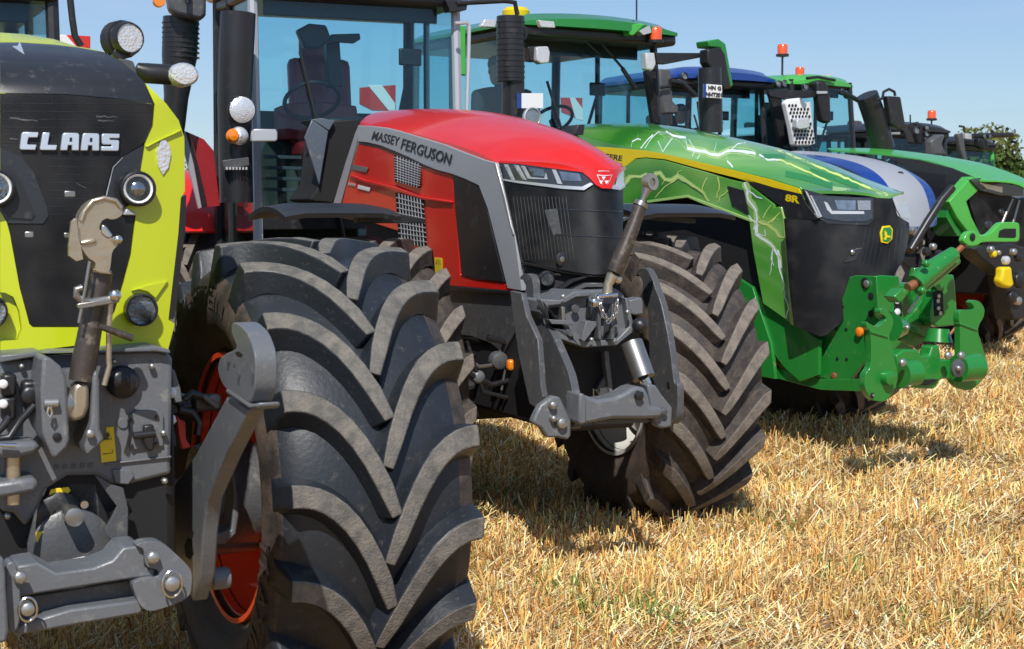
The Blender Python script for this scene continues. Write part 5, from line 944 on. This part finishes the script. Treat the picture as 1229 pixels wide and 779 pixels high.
ai = ptube(T, 'air_intake', O("372,50 372,450"), ('y', 3.25), .115, 'black', T.o, 22); ptube(T, 'intake_pipe', O("388,450 388,700"), ('y', 3.25), .095, 'black', ai, 20)
for k_ in range(11): ptube(T, 'intake_rib', O("372,%d 372,%d" % (80+k_*34, 90+k_*34)), ('y', 3.25), .120, 'black', ai, 22)
np_ = slab(T, 'number_plate', px("621,112 652,112 652,130 621,130"), ('y', 3.12), .01, 'white', ai, bevel=.002); slab(T, 'plate_band', px("621,112 626,112 626,130 621,130"), ('y', 3.11), .008, 'blue', np_, bevel=0)
lamp(T, 'bonnet_lamp', (636, 141), 12, ('y', 3.0), ai, ring='gleam'); disc(T, 'round_cover', (622, 40), 10, ('y', 3.3), 'black', ai, .05)
slab(T, 'work_light', O("535,235 605,232 618,270 612,335 560,342 530,320"), ('y', 3.3), .08, 'lens', T.o, bevel=.012); slab(T, 'work_light_housing', O("480,235 535,232 530,330 490,325"), ('y', 3.34), .08, 'black', T.o, bevel=.01)
slab(T, 'work_light', P_("180,170 235,170 245,240 225,280 185,275"), ('y', 3.2), .08, 'lens', T.o, bevel=.012); slab(T, 'door_post', P_("185,280 240,285 262,600 230,600 200,400"), ('y', 3.4), .06, 'black', T.o)
q = T.hit(*P_("238,118")[0], ('y', 3.4)); beacon(T, q, rf, s=1.0)
ma = slab(T, 'mirror_arm', P_("245,170 560,172 620,180 545,195 300,242 250,238"), ('y', 3.2), .05, 'black', T.o, bevel=.005)
mh = slab(T, 'mirror_head', P_("560,150 640,135 668,180 705,380 660,392 630,340 560,230"), ('y', 3.1), .12, 'black', ma, bevel=.012); slab(T, 'mirror_shell', P_("562,95 630,85 672,115 718,370 700,390 685,380 640,140 570,135"), ('y', 3.12), .18, 'green', mh, bevel=.012)
st = ptube(T, 'exhaust_stack', P_("572,265 575,420 580,660"), ('y', 3.0), [.10, .105, .105], 'black', T.o, 22)
np_ = slab(T, 'number_plate', P_("537,362 648,370 650,452 535,445"), ('y', 2.86), .01, 'white', st, bevel=.002); slab(T, 'plate_band', P_("537,362 552,363 550,446 535,445"), ('y', 2.852), .006, 'blue', np_, bevel=0)
text(T, 'plate_lettering', 'HN G', P_("562,372 640,378 640,402 562,396"), ('y', 2.86), 'ink', np_, off=.008); text(T, 'plate_lettering', 'NHT201', P_("548,412 645,418 645,444 546,438"), ('y', 2.86), 'ink', np_, off=.008)
wp = ptube(T, 'wiper_arm', O("870,140 960,250 1080,390"), ('y', 3.62), .012, 'black'); ptube(T, 'wiper_blade', O("1060,370 1140,490"), ('y', 3.60), .02, 'black', wp); ptube(T, 'wiper_arm', O("830,200 920,280"), ('y', 3.62), .01, 'black')
ptube(T, 'antenna', px("764,0 764,26"), ('y', 4.2), .008, 'black'); bd = slab(T, 'warning_board', O("685,548 815,550 815,690 690,640"), ('y', 6.2), .02, 'reflector'); slab(T, 'white_stripe', O("735,550 765,550 815,620 815,690 770,680"), ('y', 6.2), .01, 'white', bd, off=.01)
slab(T, 'rear_mirror', px("549,30 559,31 560,91 549,89"), ('y', 3.5), .05, 'green_far', T.o, bevel=.01)
slab(T, 'bonnet_hinge', O("790,715 830,715 820,778 765,778"), ('y', 2.75), .2, 'black', T.o)
# ============================================================ tractor 4 (blue)
R3, Q_ = K(860, 30, 3.116), K(920, 60, 6.828)
def bonnet_bands(o, cols, k, lim, slot):
    n2 = 2*cols
    for p in o.data.polygons:
        if p.center.z > -9 and p.index < 100000:
            j = p.index % n2
            if abs(j-cols+.5) > lim*cols: p.material_index = slot
T = T4 = Tr(4.29, 17.5, 30, 'blue tractor with silver bonnet stripe behind the green lightning tractor', 'tractors parked in a row', z=.09)
bn, rows = bonnet(T, 'bonnet', px("935,188 965,190 1000,196 1030,208 1050,226 1056,250 1056,268"), px("960,181 990,183 1030,188 1062,198 1084,216 1096,240 1101,272"), ('x', -.42), ['blue', 'silver'], cols=10, last=None)
nrow = len(rows)-1
for p in bn.data.polygons[:2*nrow*20]:
    j = (p.index % (nrow*20)) % 20
    if abs(j-9.5) < 6.1: p.material_index = 1
fr = loft(T, 'front_frame', [(.3, .34, .95, 1.7), (.9, .38, .95, 2.0), (2.9, .42, 1.1, 2.2)], 'dark', e=6)
lamp(T, 'headlight', (1066, 238), 11, ('y', .08), fr); lamp(T, 'headlight', (1107, 240), 9, ('y', .2), fr); lamp(T, 'nose_lamp', (1078, 211), 5, ('y', .12), bn); disc(T, 'marker_lamp', (1052, 213), 3.5, ('y', .3), 'lens', bn)
slab(T, 'lower_nose', px("1058,262 1100,268 1096,300 1080,320 1060,310"), ('y', .2), .5, 'black', fr, bevel=.03)
wheel(T, .98, 1.35, R=.78, Wd=.60, rr=.42, N=19, ms=('tyrebrown', 'lugbrown'), sidem='sidebrown', rim='rimwhite', delta=.36, curve=1.25, inner=-1, join=True); wheel(T, -.98, 1.35, R=.78, Wd=.60, rr=.42, N=19, ms=('tyrebrown', 'lugbrown'), sidem='sidebrown', rim='rimwhite', delta=.36, curve=1.25, inner=1, join=True)
box(T, 'front_axle', (0, 1.35, .8), (1.5, .24, .3), 'iron', bevel=.03); box(T, 'chassis', (0, 2.0, .95), (.5, 4, .5), 'dark', bevel=.03)
ptube(T, 'front_link', px("1093,300 1112,268 1130,240 1143,225"), ('y', -.6), .045, 'black')
for i, (x, y, r) in enumerate([(1094, 277, 5), (1100, 290, 6), (1110, 302, 5), (1118, 296, 4), (1088, 300, 5), (1125, 305, 5)]): disc(T, 'hydraulic_coupler', (x, y), r, ('y', -.45), ('black', 'bolt')[i % 3 == 0], fr, .05, .01)
rf = cab(T, 3.2, 5.0, .74, 1.85, 3.52, 'blue', pillar='black', lean=.18, roofh=.18, over=.35, rwheel=1.0, rx=1.0, rim='rimwhite', fend='blue')
yv = ('y', 3.05)
for q in ("408,315", "508,325", "985,365", "1022,362"): lamp(T, 'roof_lamp', P_(q)[0], 4.4, yv, rf)
tb = ptube(T, 'exhaust_stack', Q_("262,440 300,778"), ('y', 2.7), .15, 'white', T.o, 20)
sh = slab(T, 'exhaust_shield', Q_("160,425 200,400 300,390 325,440 345,540 372,790 235,790 205,620"), ('y', 2.55), .12, 'white', tb, bevel=.03)
hv_, hf_ = [], []
for r_i in range(11):
    for c_i in range(6):
        x = 186+c_i*27+(r_i % 2)*13+r_i*5.5; y = 455+r_i*30
        if y < 470 and c_i > 2: continue
        q = T.hit(*Q_("%f,%f" % (x, y))[0], ('y', 2.545)); v, f = lathe([(.020, 0), (.016, .004), (0, .004)], q, (0, -1, 0), 8); n = len(hv_); hv_ += v; hf_ += [[a+n for a in ff] for ff in f]
tag(mk('perforations', hv_, hf_, 'dark', sh), kind='stuff')
slab(T, 'work_light', Q_("248,565 335,552 355,565 355,640 270,655 250,640"), ('y', 2.45), .10, 'lens', T.o, bevel=.015)
ma = slab(T, 'mirror_arm', Q_("20,350 130,330 420,335 500,345 420,385 180,410 30,380"), ('y', 2.8), .06, 'black', T.o, bevel=.006); slab(T, 'mirror_head', Q_("412,265 470,245 505,290 525,400 530,590 510,602 460,580 430,420"), ('y', 2.75), .12, 'black', ma, bevel=.02); slab(T, 'mirror_trim', Q_("412,338 495,338 495,358 412,360"), ('y', 2.74), .02, 'gleam', ma, off=.01)
slab(T, 'door_post', Q_("20,330 110,330 200,778 120,778 60,500"), ('y', 3.0), .06, 'black', T.o)
mm_ = slab(T, 'mirror_head', P_("262,268 335,275 348,470 385,500 380,545 290,545 268,400"), ('y', 2.9), .10, 'iron', T.o, bevel=.02); ptube(T, 'mirror_arm', P_("270,385 330,375"), ('y', 2.85), .02, 'black', mm_); ptube(T, 'mirror_arm', P_("330,345 400,355 480,430"), ('y', 2.85), .035, 'black', T.o)
for a in ("450,470 435,640", "500,470 520,640"): ptube(T, 'handrail', P_(a), ('y', 3.0), .02, 'black', T.o)
q = T.hit(*Q_("130,60")[0], ('y', 3.6)); beacon(T, q, rf, s=1.15)
# ============================================================ tractor 5 (light green)
T = T5 = Tr(5.75, 18.2, 33, 'light green tractor with black flanks whose bonnet runs to the right edge', 'tractors parked in a row', z=.10)
bonnet(T, 'bonnet', R3("430,468 560,476 700,492 820,515 950,562 975,580"), R3("440,460 600,462 760,480 900,508 1040,560 1160,612"), ('x', -.42), 'green_far', cols=10, last=(1, 3))
fr = loft(T, 'front_frame', [(.5, .34, .95, 1.86), (1.0, .38, .95, 2.0), (2.6, .40, 1.1, 2.25)], 'dark', e=6)
xf = ('x', -.43); slab(T, 'flank_panel', R3("620,487 760,505 880,535 955,566 870,650 850,720 800,740 790,800 770,640 740,560 700,525"), xf, .03, 'gloss', fr, bevel=.004); slab(T, 'flank_recess', R3("700,540 860,560 850,640 800,690 780,620"), xf, .01, 'black', fr, off=.004)
slab(T, 'nose_leg', R3("955,566 1000,600 935,660 955,720 985,779 1010,800 960,800 900,720 870,660"), ('y', .18), .15, 'green_far', fr, bevel=.01); slab(T, 'nose_leg_side', R3("870,655 925,665 945,720 985,790 900,790 860,720"), ('y', .25), .3, 'green', fr, bevel=.004)
slab(T, 'nose_grille', R3("940,640 1000,600 1130,650 1180,640 1180,860 1000,860 985,790"), ('y', .22), .1, 'grille', fr, bevel=.01)
hl = slab(T, 'headlight', R3("950,578 985,572 1060,590 1150,605 1150,640 1060,638 985,618"), ('y', .15), .06, 'lampblack', fr, bevel=.006); slab(T, 'light_strip', R3("985,590 1070,605 1070,628 1010,612"), ('y', .145), .02, 'lens', hl)
for a in ("1105,650 1060,760", "1130,655 1100,770"): ptube(T, 'grille_brace', R3(a), ('y', .12), .02, 'steel', fr)
for x, y, r in ((1012, 750, 6), (1060, 700, 4)): disc(T, 'camera_eye', R3("%d,%d" % (x, y))[0], r, ('y', .12), 'gloss', fr, .03, .01)
box(T, 'front_axle', (0, 1.3, .8), (1.5, .24, .3), 'iron', bevel=.03); box(T, 'chassis', (0, 2.0, .95), (.5, 4, .5), 'dark', bevel=.03)
wheel(T, .90, 1.35, R=.79, Wd=.60, rr=.42, N=19, ms=('tyrebrown', 'lugbrown'), sidem='sidebrown', rim='rimred', delta=.36, curve=1.25, inner=-1); wheel(T, -.98, 1.3, R=.79, Wd=.60, rr=.42, N=19, ms=('tyrebrown', 'lugbrown'), sidem='sidebrown', rim='rimred', delta=.36, curve=1.25, inner=1, join=True)
lk = slab(T, 'front_linkage', px("1168,298 1215,292 1240,300 1240,380 1215,385 1205,330 1180,312"), ('y', -.35), .25, 'black', T.o, bevel=.02)
yc_ = slab(T, 'yellow_canister', N_("1065,460 1135,452 1145,540 1158,600 1120,628 1070,610 1045,570 1062,520"), ('y', -.6), .12, 'yellow', lk, bevel=.03); disc(T, 'canister_cap', N_("1072,405")[0], 5, ('y', -.55), 'lens', lk, .05, .01)
for x, y, r, m_ in ((955, 320, 4, 'bolt'), (975, 355, 4, 'yellow'), (1010, 345, 3, 'bolt'), (1130, 340, 4, 'bolt'), (1170, 380, 5, 'black'), (1120, 690, 7, 'black'), (1165, 720, 5, 'bolt'), (1180, 560, 9, 'black')): disc(T, 'hydraulic_coupler', N_("%d,%d" % (x, y))[0], r, ('y', -.5), m_, lk, .05, .01)
rf = cab(T, 3.0, 4.3, .52, 1.85, 3.5, 'green_far', pillar='black', lean=.16, roofh=.14, over=.12, rwheel=1.0, rx=1.0, rim='rimred', fend='black', roofdrop=.05)
for q in ("308,305", "612,345", "655,375"): lamp(T, 'roof_lamp', Q_(q)[0], 4.2, ('y', 2.6), rf)
q = T.hit(*Q_("272,235")[0], ('y', 3.4)); beacon(T, q, rf, s=1.0); slab(T, 'roof_sensor', Q_("440,205 530,190 530,215 470,225 440,225"), ('y', 3.2), .15, 'lens', rf); ptube(T, 'roof_rail', Q_("330,232 420,222 560,248"), ('y', 3.0), .02, 'black', rf)
ptube(T, 'exhaust_stack', R3("562,262 590,340 625,465"), ('y', 2.2), [.14, .145, .145], 'black', T.o, 22)
mr = ptube(T, 'mirror_arm', R3("598,280 620,275 625,250 645,240 665,250 668,265"), ('y', 2.0), .018, 'black', T.o); slab(T, 'mirror_head', R3("640,265 690,268 710,385 680,390 655,370"), ('y', 2.0), .10, 'black', mr, bevel=.02)
ptube(T, 'bracket_arm', R3("470,250 535,285"), ('y', 2.3), .03, 'black', rf)
ptube(T, 'hydraulic_hose', px("1080,310 1100,330 1090,360"), ('y', -.2), .02, 'black')
# ============================================================ tractors 6 and 7 (far)
def far_tractor(u, w_, th, z, col, roofm, label, zr, y0, hw, pil='black', glassz=1.8):
    T = Tr(u, w_, th, label, 'tractors parked in a row', z=z)
    loft(T, 'bonnet', [(.05, .33, 1.0, 1.75), (.3, .38, 1.0, 1.95), (2.6, .44, 1.1, 2.15)], col, e=5); slab(T, 'nose_grille', [(0, 0)]*3, ('y', .1), .1, 'grille') if False else box(T, 'nose_grille', (0, .02, 1.35), (.5, .08, .6), 'grille', bevel=.02)
    for s_ in (-1, 1):
        box(T, 'headlight', (s_*.2, .0, 1.72), (.2, .08, .10), 'lens', bevel=.02)
        wheel(T, s_*.98, 1.3, R=.78, Wd=.58, rr=.42, N=18, ms=('tyrebrown', 'lugbrown'), sidem='sidebrown', rim='rimwhite', delta=.36, curve=1.25, inner=-s_, join=True)
    box(T, 'front_axle', (0, 1.3, .8), (1.5, .24, .3), 'iron', bevel=.03); box(T, 'chassis', (0, 2.0, .95), (.5, 4, .5), 'dark', bevel=.03)
    rf = cab(T, y0, y0+1.7, hw, glassz, zr, roofm, pillar=pil, lean=.12, roofh=.15, over=.2, rwheel=.98, rx=1.0, fend='black'); return T, rf
R4 = K(1049, 110, 6.828)
T, rf = far_tractor(7.75, 21.4, 33, .10, 'iron2', 'black', 'dark roofed tractor mostly hidden behind the light green bonnet', 3.02, 3.0, .66)
slab(T, 'work_light_cluster', R4("270,270 340,250 440,280 440,400 400,430 330,420 310,340"), ('y', 2.6), .15, 'black', rf, bevel=.02)
for x, y, r in ((335, 318, 5), (420, 300, 4), (418, 345, 3.5), (418, 395, 3.5), (340, 262, 2)): lamp(T, 'work_light', R4("%d,%d" % (x, y))[0], r, ('y', 2.52), rf)
ptube(T, 'antenna', R4("297,190 297,250"), ('y', 3.2), .012, 'black', rf); slab(T, 'sun_visor', R4("115,335 215,330 215,350 115,352"), ('y', 2.95), .02, 'gleam', rf)
slab(T, 'exhaust_cover', R4("470,400 540,350 590,350 560,430 600,520 480,520"), ('y', 2.3), .15, 'iron', T.o, bevel=.03)
T, rf = far_tractor(9.55, 25.2, 33, .10, 'green_far', 'black', 'farthest tractor with green window posts and a work light on a side arm', 2.98, 2.9, .66, pil='green_far')
q = T.hit(*R4("472,240")[0], ('y', 3.0)); beacon(T, q, rf, s=1.2); ptube(T, 'mirror_arm', R4("700,283 735,288 742,330"), ('y', 2.7), .02, 'black', rf); slab(T, 'mirror_head', R4("690,345 735,340 750,470 770,560 740,570 710,470"), ('y', 2.65), .1, 'iron', rf, bevel=.02)
slab(T, 'roof_lamp', R4("745,340 800,345 815,370 800,390 750,385"), ('y', 2.6), .1, 'lens', rf); ar_ = ptube(T, 'light_arm', R4("800,365 900,360 1130,355"), ('y', 2.6), .045, 'black', T.o)
for x, y in ((893, 365), (938, 365)): lamp(T, 'work_light', R4("%d,%d" % (x, y))[0], 3.4, ('y', 2.45), ar_)
slab(T, 'camera_housing', R4("860,385 930,385 945,450 900,475 860,450"), ('y', 2.55), .12, 'black', ar_, bevel=.02)
T, rf = far_tractor(6.2, 21.9, 33, .10, 'white', 'white', 'white roofed tractor between the light green cab and its tall black exhaust', 3.0, 3.0, .5)
# ============================================================ drivers
def person(T, at, label, jacket='cloth', capm='cap', lean=.0, face=0):
    r = bpy.data.objects.new('person', None); COL.objects.link(r); r.location = T.o.matrix_basis @ Vector(at) if False else (Matrix.Translation(T.o.location) @ Matrix.Rotation(T.th, 4, 'Z')) @ Vector(at); r.rotation_euler = (0, 0, T.th+face); tag(r, label, 'person')
    J_ = [(0, 0, 0), (0, -.01, .18), (0, -.02, .38), (0, -.03, .50), (0, -.04, .57), (-.17, -.02, .47), (-.24, -.10, .28), (-.20, -.30, .22), (-.12, -.44, .30), (.17, -.02, .47), (.24, -.10, .28), (.20, -.30, .22), (.12, -.44, .30), (-.10, -.20, -.02), (-.12, -.45, -.02), (-.12, -.50, -.38), (.10, -.20, -.02), (.12, -.45, -.02), (.12, -.50, -.38), (-.12, -.62, -.42), (.12, -.62, -.42)]
    Ed = [(0, 1), (1, 2), (2, 3), (3, 4), (3, 5), (5, 6), (6, 7), (7, 8), (3, 9), (9, 10), (10, 11), (11, 12), (0, 13), (13, 14), (14, 15), (0, 16), (16, 17), (17, 18), (15, 19), (18, 20)]
    Rr = [.15, .15, .165, .11, .055, .085, .058, .045, .036, .085, .058, .045, .036, .095, .075, .05, .095, .075, .05, .04, .04]
    me = bpy.data.meshes.new('body'); me.from_pydata(J_, Ed, [])
    o = bpy.data.objects.new('body', me); COL.objects.link(o); o.parent = r; sk = o.modifiers.new('skin', 'SKIN')
    for i, v in enumerate(me.skin_vertices[0].data): v.radius = (Rr[i], Rr[i]*.8 if i < 4 else Rr[i]); v.use_root = i == 0
    sb = o.modifiers.new('sub', 'SUBSURF'); sb.levels = 2; sb.render_levels = 2; me.materials.append(M[jacket])
    vs, fs = lathe([(.0, -.13), (.045, -.12), (.062, -.08), (.072, -.02), (.078, .03), (.074, .08), (.055, .115), (0, .13)], (0, -.06, .71), (0, 0, 1), 20); vs = [Vector((v.x, -.06+(v.y+.06)*1.2, v.z)) for v in vs]
    hd = mk('head', vs, fs, 'skin', r)
    mk('nose', *lathe([(.012, -.02), (.014, -.005), (.006, .03), (0, .032)], (0, -.155, .70), (0, 0, 1), 8), 'skin', hd)
    for s_ in (-1, 1): mk('eye', *lathe([(0, -.008), (.008, 0), (0, .008)], (s_*.028, -.140, .725), (0, 0, 1), 8), 'ink', hd); mk('ear', *lathe([(.0, -.03), (.012, -.015), (.014, .01), (0, .03)], (s_*.076, -.05, .70), (0, 0, 1), 8), 'skin', hd)
    mk('cap', [v+Vector((0, 0, 0)) for v in lathe([(.082, 0), (.086, .03), (.075, .075), (.04, .10), (0, .105)], (0, -.055, .745), (0, .05, 1), 20)[0]], lathe([(.082, 0), (.086, .03), (.075, .075), (.04, .10), (0, .105)], (0, 0, 0), (0, 0, 1), 20)[1], capm, r)
    box(None, 'cap_peak', (0, -.155, .755), (.13, .10, .012), capm, r, bevel=.004)
    for s_ in (-1, 1):
        h = mk('hand', *sweep([(s_*.12, -.44, .30), (s_*.115, -.48, .32), (s_*.11, -.52, .335)], [.03, .036, .03], 8), 'skin', r)
        for k_ in range(4): mk('finger', *sweep([(s_*.11+.016*(k_-1.5), -.51, .34), (s_*.11+.017*(k_-1.5), -.56, .34), (s_*.11+.016*(k_-1.5), -.565, .30)], [.009, .008, .007], 6), 'skin', h)
        mk('thumb', *sweep([(s_*.09, -.47, .31), (s_*.065, -.50, .33), (s_*.07, -.53, .335)], [.011, .009, .008], 6), 'skin', h)
    return r
person(T3, (-.42, 4.55, 2.27), 'driver in dark jacket and grey cap sitting in the cab of the green lightning tractor')
person(T4, (.05, 4.25, 2.25), 'driver silhouette sitting in the blue tractor cab', capm='cloth')
